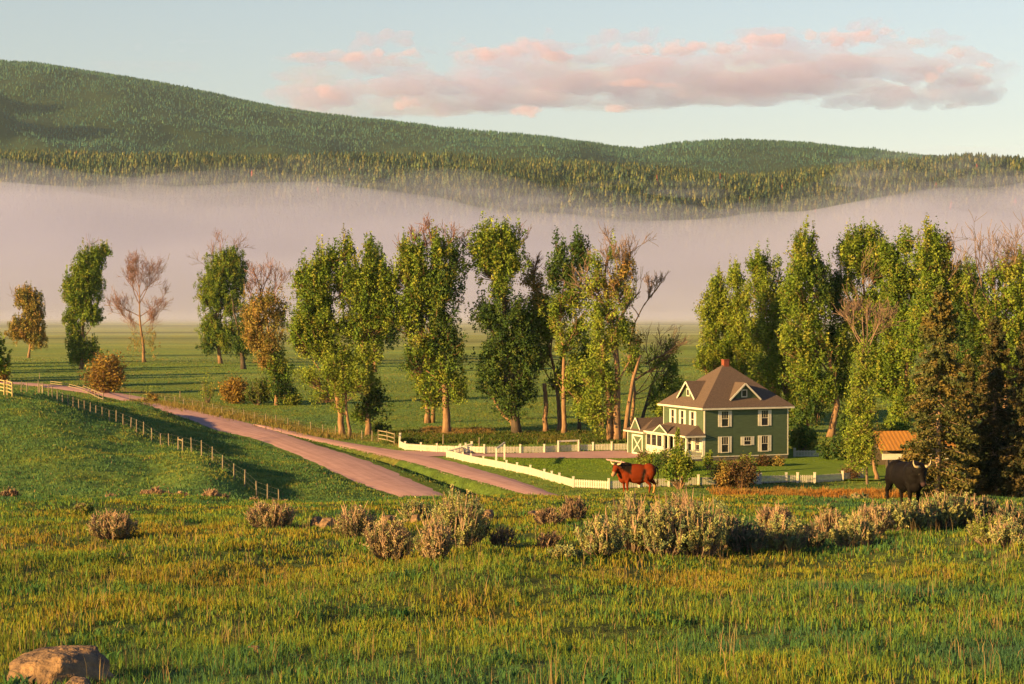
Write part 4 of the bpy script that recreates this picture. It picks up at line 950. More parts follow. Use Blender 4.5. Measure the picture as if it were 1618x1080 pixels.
def dormer(face,c,hw,z0,h,tin,slope):
    """gabled dormer standing on the roof slope; tin: distance in from the eave edge"""
    def Q(u,i,z):  # i inward from eave edge
        return Vector((u,-OH+i,z)) if face=='F' else Vector((-OH+i,u,z))
    back=(z0+h-(ZE+.2))/slope
    e=.25;zf=z0-.12
    m=MB();a,b,t=Q(c-hw,tin,z0),Q(c+hw,tin,z0),Q(c,tin,z0+h)
    a2,b2,t2=Q(c-hw,back,z0),Q(c+hw,back,z0),Q(c,back+.3,z0+h)
    m.add([a,b,t,a2,b2,t2],[(0,1,2),(0,2,5,3),(1,4,5,2),(3,5,4)]);g=m.build('dormer','green_siding',house)
    r=MB();th=.10;o=.35;k=h/hw
    for sgn in (-1,1):
        p0=Q(c+sgn*(hw+.22),tin-o,z0-.22*k);p1=Q(c,tin-o,z0+h);p2=Q(c,back+.2,z0+h);p3=Q(c+sgn*(hw+.22),(z0-.22*k-(ZE+.2))/slope,z0-.22*k)
        up=Vector((0,0,th));r.add([p0,p1,p2,p3,p0+up,p1+up,p2+up,p3+up],[(3,2,1,0),(4,5,6,7),(0,1,5,4),(2,3,7,6),(3,0,4,7)])
    r.build('roof','shingle',g)
    r=MB()
    for sgn in (-1,1):
        p0=Q(c+sgn*(hw+.2),tin-o-.05,z0-.2*k-.04);p1=Q(c,tin-o-.05,z0+h-.04)
        r.bar(p0,p1,.07,.20)
    r.build('gable_trim','white_trim',g)
    r=MB();ins=.0
    for (u0,u1,za,zb) in ((-.42,-.30,.15,1.05),(.30,.42,.15,1.05),(-.42,.42,.95,1.07),(-.42,.42,.10,.22)):
        aa=Q(c+u0,tin-.07,z0+za);bb=Q(c+u1,tin,z0+zb);r.box([min(aa[i],bb[i]) for i in range(3)],[max(aa[i],bb[i]) for i in range(3)])
    wn=r.build('window','white_trim',g)
    r=MB();aa=Q(c-.30,tin-.02,z0+.22);bb=Q(c+.30,tin+.03,z0+.95);r.box([min(aa[i],bb[i]) for i in range(3)],[max(aa[i],bb[i]) for i in range(3)]);r.build('pane','glass',wn)
SL=(AP-ZE-.2)/(D/2+OH)
dormer('F',W*.5,2.0,ZE+.2+1.1,1.85,1.3,SL)
dormer('L',D*.5,2.2,ZE+.2+1.1,1.95,1.3,(AP-ZE-.2)/(W/2+OH-.25))
# porch along the left face
PX0=-2.5;ZP=3.2
m=MB().box((PX0,-.0,.30),(0-.02,D,.60));part(m,'porch_floor','white_paint')
m=MB().box((PX0+.1,.1,-.3),(-.1,D-.1,.30));part(m,'porch_base','stone')
pr=MB();z0=ZP+.05;zt=ZP+1.15;o=.4
pr.add([(PX0-o,-o,z0),(PX0-o,D+.1,z0),(0,D+.1,z0),(0,-o,z0),(-.003,1.6,zt),(-.003,D-1.6,zt)],[(0,4,5,1),(0,3,4),(1,5,2),(0,1,2,3)])
po=pr.build('porch_roof','shingle',house)
MB().box((PX0-o+.03,-o+.03,z0-.22),(-.0,D+.07,z0-.004)).build('fascia','white_trim',po)
gm=MB();gc=6.4;gh=1.9;gz=z0+.02;xx=PX0-o-.02
gm.add([(xx,gc-gh,gz),(xx,gc+gh,gz),(xx,gc,gz+.95),(-1.2,gc,gz+.95)],[(0,2,1),(0,3,2),(1,2,3)]);gg=gm.build('porch_gable','shingle',po)
gm=MB();gm.add([(xx-.03,gc-gh+.35,gz+.03),(xx-.03,gc+gh-.35,gz+.03),(xx-.03,gc,gz+.80)],[(0,2,1)]);gm.build('gable_panel','green_siding',po)
gm=MB();gm.bar((xx-.06,gc-gh-.1,gz-.04),(xx-.06,gc,gz+.95),.08,.16).bar((xx-.06,gc+gh+.1,gz-.04),(xx-.06,gc,gz+.95),.08,.16);gm.build('gable_trim','white_trim',po)
for (x,y) in ((PX0+.12,.12),(PX0+.12,1.9),(PX0+.12,3.5),(PX0+.12,5.1),(PX0+.12,6.5),(-.14,.12)):
    MB().box((x-.12,y-.12,.6),(x+.12,y+.12,z0-.22)).box((x-.17,y-.17,.6),(x+.17,y+.17,.78)).box((x-.17,y-.17,z0-.36),(x+.17,y+.17,z0-.225)).build('column','white_trim',house)
m=MB()
def rail(m,a,b,z0,z1,st=.16):
    a=Vector(a);b=Vector(b);L=(b-a).length
    m.bar(a+Vector((0,0,z1)),b+Vector((0,0,z1)),.09,.08);m.bar(a+Vector((0,0,z0)),b+Vector((0,0,z0)),.06,.06)
    for i in range(1,int(L/st)): p=a.lerp(b,i*st/L);m.bar(p+Vector((0,0,z0)),p+Vector((0,0,z1)),.05,.05,up=(1,0,0))
rail(m,(PX0+.25,.12,0),(-.28,.12,0),.72,1.45);rail(m,(PX0+.12,.25,0),(PX0+.12,1.78,0),.72,1.45);rail(m,(PX0+.12,2.02,0),(PX0+.12,3.38,0),.72,1.45)
part(m,'railing','white_trim')
m=MB()
for i in range(4): m.box((PX0-.3*(i+1),3.75,-.2),(PX0-.3*i,4.95,.55-.13*i))
st=part(m,'steps','white_paint')
m=MB().bar((PX0-.02,3.7,1.4),(PX0-1.2,3.7,.9),.07,.07).bar((PX0-1.15,3.7,.1),(PX0-1.15,3.7,.95),.08,.08,up=(1,0,0)).bar((PX0-.02,5.0,1.4),(PX0-1.2,5.0,.9),.07,.07).bar((PX0-1.15,5.0,.1),(PX0-1.15,5.0,.95),.08,.08,up=(1,0,0));m.build('handrail','white_trim',st)
# glazed end of the porch
m=MB().box((PX0+.02,6.65,.6),(PX0+.16,D,1.45));part(m,'knee_wall','white_paint')
m=MB()
for y in (6.65,8.2,9.8,D-.14): m.box((PX0-.02,y,.5),(PX0+.2,y+.2,z0-.225))
m.box((PX0+.0,6.65,z0-.42),(PX0+.18,D,z0-.23));sf=part(m,'sunroom_frame','white_trim')
for y in (6.85,8.4,10.0): MB().box((PX0+.06,y,1.46),(PX0+.09,y+1.35 if y<10 else D-.14,z0-.43)).build('pane','glass',sf)
# garage wing
GY0,GY1=D+.02,D+5.4
m=MB().box((PX0-.05,GY0,-.2),(5,GY1,3.0));part(m,'garage_wall','green_siding')
m=MB().box((PX0-.09,GY1-.12,0),(PX0+.1,GY1+.03,3.0));m.box((PX0-.08,GY0+.05,2.72),(PX0-.05,GY1,2.98));part(m,'garage_trim','white_trim')
gr=hip(PX0-.55,GY0-.25,5.5,GY1+.45,3.02,4.75,'shingle','garage_roof',house,ridge=2.2,axis='x',fascia=.2)
m=MB();gc=D+2.7;x=PX0-.2;m.add([(x,gc-1.3,3.25),(x,gc+1.3,3.25),(x,gc,4.7),(1.2,gc,4.7)],[(0,2,1),(0,3,2),(1,2,3)]);m.build('garage_gable','shingle',gr)
m=MB();m.add([(x-.02,gc-1.0,3.3),(x-.02,gc+1.0,3.3),(x-.02,gc,4.5)],[(0,2,1)]);m.build('gable_panel','green_siding',gr)
m=MB().bar((x-.05,gc-1.4,3.15),(x-.05,gc,4.72),.08,.15).bar((x-.05,gc+1.4,3.15),(x-.05,gc,4.72),.08,.15);m.build('gable_trim','white_trim',gr)
m=MB();a,b,zt=D+.7,D+3.9,2.55;x=PX0-.05
m.box((x-.05,a,0),(x,b,zt));gd=part(m,'garage_door','green_siding')
m=MB();
for y in (a,b-.22): m.box((x-.12,y,0),(x-.05,y+.22,zt))
m.box((x-.12,a+.22,zt-.22),(x-.05,b-.22,zt)).box((x-.12,a+.22,0),(x-.05,b-.22,.22))
m.bar((x-.085,a+.22,.22),(x-.085,b-.22,zt-.22),.06,.16).bar((x-.09,a+.22,zt-.22),(x-.09,b-.22,.22),.06,.16)
m.build('door_brace','white_trim',gd)
# small back porch on the right side
m=MB().box((W,3.2,2.95),(W+1.5,6.4,3.12));bp=part(m,'back_porch_roof','white_paint')
m=MB().box((W+1.2,3.3,0),(W+1.38,3.48,2.95)).box((W+1.2,6.1,0),(W+1.38,6.28,2.95));part(m,'porch_post','white_paint')
m=MB().box((W,3.3,-.2),(W+1.4,6.3,.45));part(m,'back_step','stone')
# flower tubs on the porch
for i,(y,x) in enumerate(((5.6,PX0+.45),(2.7,PX0+.4))):
    p=house.matrix_basis@Vector((0,0,0));M=Matrix.Translation(hc)@Matrix.Rotation(HA,4,'Z');q=M@Vector((x,y,.6))
    t=empty('flower_tub',q);tag(t,('tub of red flowers at the top of the porch steps','tub of red flowers behind the porch railing near the house corner')[i],'flower tub')
    MB().tube([(0,0,0),(0,0,.32)],[.16,.22],10).build('tub','brick',t)
    rng=np.random.default_rng(900+i);C=rng.normal(size=(160,3))*np.array((.16,.16,.13))+np.array((0,0,.5));K=np.where(rng.random((160,1))<.45,np.array([[.45,.05,.03]]),np.array([[.06,.11,.02]]))
    V,Fc,cc=leaves(C,np.full(160,.06),rng,K);link('flowers',np_mesh('flowers',V,Fc,4,cc),'leaf',t)

# shed with the rusty roof
def shed():
    c=at(1400,741,236);c.z=EYE-20;t=empty('shed',c,R(8));tag(t,'low open shed with a rusty orange metal roof behind the black bull','shed')
    w,dp,h=7.6,6.0,2.0
    m=MB().box((0,0,0),(w,.18,1.15));m.build('front_wall','barn_wood',t)
    m=MB().box((0,dp-.2,0),(w,dp,h+.6)).box((w-.18,.2,0),(w,dp-.2,h+.5));m.build('wall','barn_wood',t)
    m=MB()
    for x in (.0,3.7,7.4): m.box((x,-.1,0),(x+.2,.1,h+.3))
    m.build('post','barn_wood',t)
    m=MB().box((-.5,-.14,1.15),(w+.2,.0,1.85));m.build('beam','white_trim',t)
    m=MB();n=38;y0,y1,z0,z1=-.9,dp*.5,2.35,4.35
    for s in (0,1):
        ya,yb,za,zb=(y0,y1,z0,z1) if s==0 else (dp+.9,y1,z0,z1)
        vs=[];fs=[]
        for i in range(n+1):
            x=-1.0+(w+2.0)*i/n;dz=.028 if i%2 else 0
            vs+=[(x,ya,za+dz),(x,yb,zb+dz),(x,ya,za+dz-.06),(x,yb,zb+dz-.06)]
        for i in range(n):
            a=i*4;fs+=[(a,a+4,a+5,a+1),(a+2,a+3,a+7,a+6),(a,a+2,a+6,a+4)]
        fs+=[(0,1,3,2),(n*4,n*4+2,n*4+3,n*4+1)]
        m.add(vs,fs)
    m.build('roof','rusty_metal',t)
    m=MB().add([(-.6,0,2.35),(-.6,dp,2.35),(-.6,dp/2,4.2)],[(0,1,2)]).add([(-.57,0,2.35),(-.57,dp,2.35),(-.57,dp/2,4.2)],[(0,2,1)]);m.build('gable','barn_wood',t)
shed()

# ---------------------------------------------------------------- fences
def picket(label,pl,seed,h=.92,postevery=None,posts=None,name='picket_fence'):
    """pl: world polyline on the ground; white pickets with rails in bays between posts"""
    p0=pl[0];t=empty(name,Vector((p0[0],p0[1],hz(*p0))));tag(t,label,'fence');o=t.location
    P=[Vector((x,y,hz(x,y)))-o for x,y in pl]
    # split every segment into bays of about 2.6 m
    pts=[P[0]]
    for a,b in zip(P[:-1],P[1:]):
        k=max(1,round((b-a).length/3.4))
        for i in range(1,k+1):
            q=a.lerp(b,i/k);q.z=hz(q.x+o.x,q.y+o.y)-o.z;pts.append(q)
    for i,p in enumerate(pts):
        s=.14 if i in(0,len(pts)-1) else .11
        MB().box((p.x-s,p.y-s,p.z-.1),(p.x+s,p.y+s,p.z+h+.2)).box((p.x-s-.03,p.y-s-.03,p.z+h+.2),(p.x+s+.03,p.y+s+.03,p.z+h+.27)).build('post','white_trim',t)
    for a,b in zip(pts[:-1],pts[1:]):
        m=MB();d=(b-a);L=d.length;d/=L;n=Vector((-d.y,d.x,0)).normalized()*.035
        u0=a+d*.12;u1=b-d*.12
        for z in (.22,h-.2): m.bar(u0+n+Vector((0,0,z)),u1+n+Vector((0,0,z)),.05,.09)
        k=int((L-.3)/.19);
        for i in range(k+1):
            q=u0.lerp(u1,i/max(k,1));w=.062
            c=[q-d*w-n*.2,q+d*w-n*.2,q+d*w-n*1.1,q-d*w-n*1.1]
            vs=[v+Vector((0,0,.06)) for v in c]+[v+Vector((0,0,h-.08)) for v in c]+[(c[0]+c[1])/2+Vector((0,0,h)),(c[2]+c[3])/2+Vector((0,0,h))]
            m.add(vs,[(0,1,5,4),(1,2,6,5),(2,3,7,6),(3,0,4,7),(4,5,8),(6,7,9),(5,6,9,8),(7,4,8,9)])
        m.build('panel','white_trim',t)
    return t
FP=lambda pts:[flat(*p) for p in pts]
picket('long white picket fence behind the driveway, running to the garage',FP([(632,697),(631,707),(640,711),(690,714.5),(765,717),(822,716),(860,715),(883,714),(915,713),(937,712.5),(996,711.5)]),1)
picket('nearer white picket fence curving down round the front lawn',FP([(745,711.5),(706,722.5),(744,731.5),(784,739.5),(817,746.5),(838,751),(860,756.5),(884,763.5),(906,769.5),(962,771.5),(1057,768.5),(1104,767),(1150,765.5),(1198,764)]),2)
picket('right-hand stretch of white picket fence below the lawn, past the reddish shrub',FP([(1202,764),(1243,762),(1261,761.5),(1288,761),(1332,758),(1364,755.5)]),3)
picket('short shaded white fence behind the house, right of the back porch',FP([(1256,722),(1302,722)]),4,h=.95)
def frame_gate(label,x0,x1,py,h0,seed=0,mat='white_trim',name='gateway',cat='gateway'):
    a=flat(x0,py[0]);b=flat(x1,py[1]);A=Vector((*a,hz(*a)));B=Vector((*b,hz(*b)));t=empty(name,A);tag(t,label,cat)
    for q in (A,B): MB().box((q.x-A.x-.11,q.y-A.y-.11,q.z-A.z-.1),(q.x-A.x+.11,q.y-A.y+.11,q.z-A.z+h0)).build('post',mat,t)
    MB().bar(Vector((0,0,h0-.10)),B-A+Vector((0,0,h0-.10)),.16,.2).build('crossbar',mat,t)
frame_gate('white wooden arch standing in the nearer picket fence',784,797,(739,728),2.35)
frame_gate('low wide white gateway in the fence behind the driveway',882,914,(714.3,713.3),1.55)
def postfence(label,pts,h,mat,seed,r=.075,wires=3,rails=0,name='wire_fence',prep=None):
    W3=[]
    for p in pts:
        if len(p)==3: q=at(p[0],500,p[2]);W3.append(Vector((q.x,q.y,hz(q.x,q.y))))
        else: W3.append(on_ground(p[0],p[1],100))
    o=W3[0];t=empty(name,o);tag(t,label,'fence');rng=np.random.default_rng(seed)
    for i,p in enumerate(W3):
        hh=h*rng.uniform(.92,1.1);q=p-o;lean=Vector((rng.normal()*.03,rng.normal()*.03,0))
        MB().tube([q+Vector((0,0,-.2)),q+lean+Vector((0,0,hh))],[r,r*.85],6).build('post',mat,t)
    if wires or rails:
        m=MB()
        for a,b in zip(W3[:-1],W3[1:]):
            for k in range(wires): z=h*(.35+.6*k/max(1,wires-1));m.bar(a-o+Vector((0,0,z)),b-o+Vector((0,0,z)),.006,.006)
            for k in range(rails): z=h*(.25+.65*k/max(1,rails-1));m.bar(a-o+Vector((0,0,z)),b-o+Vector((0,0,z)),.05,.13)
        m.build('rail' if rails else 'wire',mat if rails else 'wire',t)
    return t
# hillside fence along the left meadow (photo column, foot, distance)
HF=[(16, 606, 275), (33, 611, 273.1), (42, 617, 272.0), (60, 618, 270.0), (66, 619, 269.5), (76, 620, 268.6), (82, 621, 268.0), (90, 623, 267.3), (98, 625, 266.6), (107, 627, 265.8), (115, 629, 265.1), (124, 631, 264.3), (133, 634, 263.5), (142, 637, 262.7), (151, 640, 261.7), (161, 644, 258.7), (172, 651, 255.4), (183, 657, 252.1), (194, 663, 248.8), (206, 670, 245.2), (215, 677, 242.5), (226, 684, 239.2), (239, 692, 235.3), (253, 700, 230.7), (266, 706, 226.3), (302, 718, 214.3), (318, 726, 209.0), (335, 733, 203.7), (351, 742, 199.4), (369, 756, 194.6), (386, 765, 190.1), (405, 782, 185.0), (422, 790, 181.6), (440, 797, 178.0)]
postfence('wire fence of thin wooden posts descending the left meadow towards the road',[(a,0,d) for a,b,d in HF],1.55,'post_wood',5,r=.075)
def hgate(label,xs,ds,h):
    P=[]
    for x,d in zip(xs,ds): q=at(x,500,d);P.append(Vector((q.x,q.y,hz(q.x,q.y))))
    t=empty('fence_brace',P[0]);tag(t,label,'fence brace')
    for p in P: MB().tube([p-P[0]+Vector((0,0,-.2)),p-P[0]+Vector((0,0,h))],[.09,.08],7).build('post','post_wood',t)
    MB().bar(Vector((0,0,h*.85)),P[1]-P[0]+Vector((0,0,h*.85)),.1,.1).build('crossbar','post_wood',t)
hgate('H-shaped wooden brace of two posts and a bar in the hillside fence',(281,288),(221.3,219.0),1.6)
hgate('H-shaped wooden brace high up the hillside fence',(62,67),(269.8,269.4),1.3)
postfence('line of weathered posts along the verge beyond the road',[(205,632),(261,637),(276,639),(290,641),(305,644),(320,648),(336,651),(351,655),(368,658),(385,661),(402,665),(420,668),(436,671),(455,674),(472,678),(491,682),(510,686),(530,688.5),(551,692),(572,694.5),(588,696)],1.45,'post_wood',6,r=.085)
postfence('stout wooden rail fence in yellow sunlight at the left edge',[(-10,0,262),(-2,0,262),(6,0,261),(11,0,261),(19,0,260)],2.1,'rail_wood',7,r=.11,wires=0,rails=4,name='rail_fence')
postfence('small farm gate of thin rails between two tall posts beside the side road',[(598,697),(612,699.5),(623,703)],1.7,'post_wood',8,r=.07,wires=0,rails=3,name='farm_gate')
postfence('pale guard rail along the far side of the road at the bend',[(80,606.5),(95,608.5),(110,611.5),(124,615),(134,618)],0.75,'post_wood',9,r=.07,wires=0,rails=2,name='guard_rail')
postfence('short sloping wooden rail fence left of the round willow bush',[(132,619),(141,623),(150,628),(156,631),(163,633)],1.5,'post_wood',10,r=.1,wires=0,rails=2,name='rail_fence')
for i,(x,y) in enumerate(((284,629),(62,598),(700,703),(757,709))):
    g=flat(x,y);p=Vector((*g,hz(*g)))
    o=MB().tube([(0,0,-.2),(0.02,0,1.5)],[.1,.08],7).build('fence_post','post_wood');o.location=p
    tag(o,('lone weathered post beyond the verge fence','lone thin post on the plain left of the guard rail','lone post in the grass just above the long picket fence','post standing behind the bend of the picket fence')[i],'post')

# ---------------------------------------------------------------- cattle
def organic(name,blobs,voxel,smooth,parent,paint,mat='hide'):
    """one continuous surface grown over tapered limbs and ellipsoids"""
    bm=bmesh.new()
    for b in blobs:
        if b[0]=='e':
            _,c,r,rot=b
            M=Matrix.Translation(c)@Matrix.Rotation(R(rot),4,'Y')@Matrix.Diagonal((*r,1))
            bmesh.ops.create_icosphere(bm,subdivisions=3,radius=1,matrix=M)
        else:
            _,pts,rads=b
            # dense chain of overlapping spheres = smooth tapered limb
            for (p,q,r0,r1) in zip(pts[:-1],pts[1:],rads[:-1],rads[1:]):
                p=Vector(p);q=Vector(q);n=max(2,int((q-p).length/(min(r0,r1)*.4)))
                for i in range(n+1):
                    t=i/n;bmesh.ops.create_icosphere(bm,subdivisions=2,radius=r0*(1-t)+r1*t,matrix=Matrix.Translation(p.lerp(q,t)))
    me=bpy.data.meshes.new(name);bm.to_mesh(me);bm.free()
    o=bpy.data.objects.new(name,me);col.objects.link(o)
    md=o.modifiers.new('r','REMESH');md.mode='VOXEL';md.voxel_size=voxel
    ms=o.modifiers.new('s','SMOOTH');ms.iterations=smooth;ms.factor=.5
    dg=bpy.context.evaluated_depsgraph_get();m2=bpy.data.meshes.new_from_object(o.evaluated_get(dg))
    o.modifiers.clear();o.data=m2;m2.name=name;bpy.data.meshes.remove(me)
    n=len(m2.vertices);V=np.zeros(n*3,np.float32);m2.vertices.foreach_get('co',V);V=V.reshape(-1,3)
    c=np.ones((n,4),np.float32);c[:,:3]=paint(V);a=m2.attributes.new('col','FLOAT_COLOR','POINT');a.data.foreach_set('color',c.ravel())
    m2.materials.append(MATS[mat]);m2.polygons.foreach_set('use_smooth',[True]*len(m2.polygons));o.parent=parent
    return o
def bull(label,px,d,scale,rz,head,bodypaint,hornmat,seed,py=None):
    foot=at(px,700,d);foot.z=hz(foot.x,d)-.03
    t=empty('bull',foot,R(rz));t.scale=(scale,)*3;tag(t,label,'bull')
    # x forward, z up; back 1.40 m
    hx,hy,hzz,yaw,pitch=head     # head root, turn, nose drop
    B=[('e',(-.05,0,.98),(.76,.35,.44),0),('e',(-.62,0,1.08),(.36,.31,.36),0),('e',(.42,0,1.02),(.40,.33,.47),0),
       ('e',(.38,0,1.30),(.34,.16,.17),-4),('e',(.55,0,.76),(.24,.22,.26),0),('e',(-.1,0,.72),(.5,.27,.22),0),
       ('e',(-.80,0,1.18),(.16,.21,.18),0)]
    for s in (-1,1):
        B+=[('e',(.44,s*.20,.92),(.17,.12,.30),8),('e',(-.66,s*.19,.98),(.23,.14,.32),-10)]
    fx=(.50,.36);bxx=(-.86,-.62)
    for k,s in enumerate((-1,1)):
        x=fx[k];B.append(('l',[(x-.02,s*.19,.78),(x+.02,s*.185,.60),(x+.02,s*.18,.40),(x,s*.18,.20),(x+.02,s*.18,.09),(x+.05,s*.18,.03)],[.125,.088,.068,.046,.052,.062]))
        x=bxx[k];B.append(('l',[(x+.14,s*.19,.86),(x+.12,s*.19,.66),(x-.06,s*.18,.47),(x-.02,s*.18,.20),(x+.0,s*.18,.10),(x+.04,s*.18,.03)],[.17,.115,.072,.047,.053,.062]))
    hv=Vector((hx,hy,hzz));f=Vector((math.cos(R(yaw))*math.cos(R(pitch)),math.sin(R(yaw))*math.cos(R(pitch)),-math.sin(R(pitch))))
    side=Vector((-math.sin(R(yaw)),math.cos(R(yaw)),0));up=side.cross(f)*-1
    if up.z<0: up=-up
    B.append(('l',[(.48,0,1.14),tuple(Vector((.62,0,1.16)).lerp(hv,.45)),tuple(hv-f*.05-Vector((0,0,.05)))],[.34,.27,.20]))
    B.append(('l',[tuple(hv),tuple(hv+f*.14),tuple(hv+f*.30-up*.015),tuple(hv+f*.42-up*.03),tuple(hv+f*.47-up*.03)],[.155,.142,.105,.095,.088]))
    B.append(('l',[tuple(hv+f*.08-up*.08),tuple(hv+f*.40-up*.085)],[.11,.068]))
    for s in (-1,1): B.append(('l',[tuple(hv+side*s*.14-f*.0+up*.02),tuple(hv+side*s*.22-up*.02+f*.0),tuple(hv+side*s*.30-up*.05)],[.035,.05,.022]))
    B.append(('l',[(.62,0,.80),tuple(Vector((.75,0,.95)).lerp(hv,.3)-Vector((0,0,.16)))],[.12,.08]))
    B.append(('e',(-.18,0,.52),(.10,.05,.09),0))
    body=organic('body',B,.026,3,t,lambda V:bodypaint(V,hv,f,up,side))
    tl=[(-.93,0,1.27),(-1.02,0,1.18),(-1.05,.01,.95),(-1.03,.02,.70),(-1.02,.02,.55),(-1.03,.02,.38)]
    tm=MB().tube(tl,[.045,.036,.026,.022,.05,.012],7);tm.build('tail','tail_hair',t,True)
    for s in (-1,1):
        m=MB();p=hv-f*.04+up*.11+side*s*.10
        Z=Vector((0,0,1));m.tube([p,p+side*s*.08+up*.02,p+side*s*.155+Z*.03,p+side*s*.205+Z*.11,p+side*s*.215+Z*.22],[.048,.042,.033,.021,.007],9)
        m.build('horn',hornmat,t,True)
    for s in (-1,1):
        e=hv+f*.17+side*s*.118+up*.05
        bm=bmesh.new();bmesh.ops.create_icosphere(bm,subdivisions=2,radius=.024,matrix=Matrix.Translation(e));me=bpy.data.meshes.new('eye');bm.to_mesh(me);bm.free();link('eye',me,'hoof',t,True)
    for k,s in enumerate((-1,1)):
        for x in (fx[k]+.06,bxx[k]+.05):
            MB().tube([(x,s*.18,-.02),(x-.01,s*.18,.075)],[.075,.06],8).build('hoof','hoof',t,True)
    return t
plain('tail_hair',(.05,.025,.015),.8)
def paint_red(V,hv,f,up,side):
    rng_n=fbm(V[:,0]*4+3,V[:,2]*4+V[:,1]*2,3,5)
    red=np.array((.17,.028,.007));blk=np.array((.022,.014,.010));tan=np.array((.52,.27,.08))
    c=np.tile(red,(len(V),1))*(1+.35*rng_n[:,None])
    x,y,z=V.T;rel=V-np.array(hv);a=rel@np.array(f)
    neck=sstep(.16,.26,x+rng_n*.25)*(1-sstep(.0,.10,a))*sstep(.84,.93,z+rng_n*.12)
    belly=np.clip(np.exp(-((x+.36+.2*(z-.9))/.09)**2)*sstep(.45,.7,z)*(1-sstep(1.12,1.25,z)),0,1)*1.1
    tailend=sstep(.86,.93,-x+rng_n*.05)*sstep(.6,.8,z)
    chest=sstep(.62,.7,x)*(1-sstep(.9,1.0,z))*(1-sstep(-.02,.05,a))
    m=np.clip(np.maximum.reduce([neck,belly,tailend,chest]),0,1)[:,None]
    c=c*(1-m)+blk*m
    legs=sstep(-.48,-.56,x)*(1-sstep(.42,.56,z+rng_n*.15))*(y<0)*.9
    legs=legs[:,None];c=c*(1-legs)+tan*legs
    pr=np.linalg.norm(rel-a[:,None]*np.array(f),axis=1);mz=(sstep(.30,.40,a)*(pr<.17))[:,None]*.8;c=c*(1-mz)+np.array((.45,.26,.14))*mz
    return np.clip(c,.004,1)
def paint_black(V,hv,f,up,side):
    n=fbm(V[:,0]*5,V[:,2]*5+V[:,1]*3,3,8);c=np.tile((.009,.0075,.008),(len(V),1))*(1+.9*n[:,None])
    rel=V-np.array(hv);a=rel@np.array(f);pr=np.linalg.norm(rel-a[:,None]*np.array(f),axis=1);m=(sstep(.40,.46,a)*(pr<.14))[:,None]*.5
    return np.clip(c*(1-m)+np.array((.10,.055,.06))*m,.003,1)
bull('red and black longhorned bull on the crest before the picket fence, head turned',1004,84,.92,180,(.86,.22,1.31,48,50),paint_red,'horn',1)
bull('black bull standing behind the sagebrush, in front of the rusty brown spruce',1433,70,1.14,-72,(.80,.02,1.24,4,66),paint_black,'horn',2)

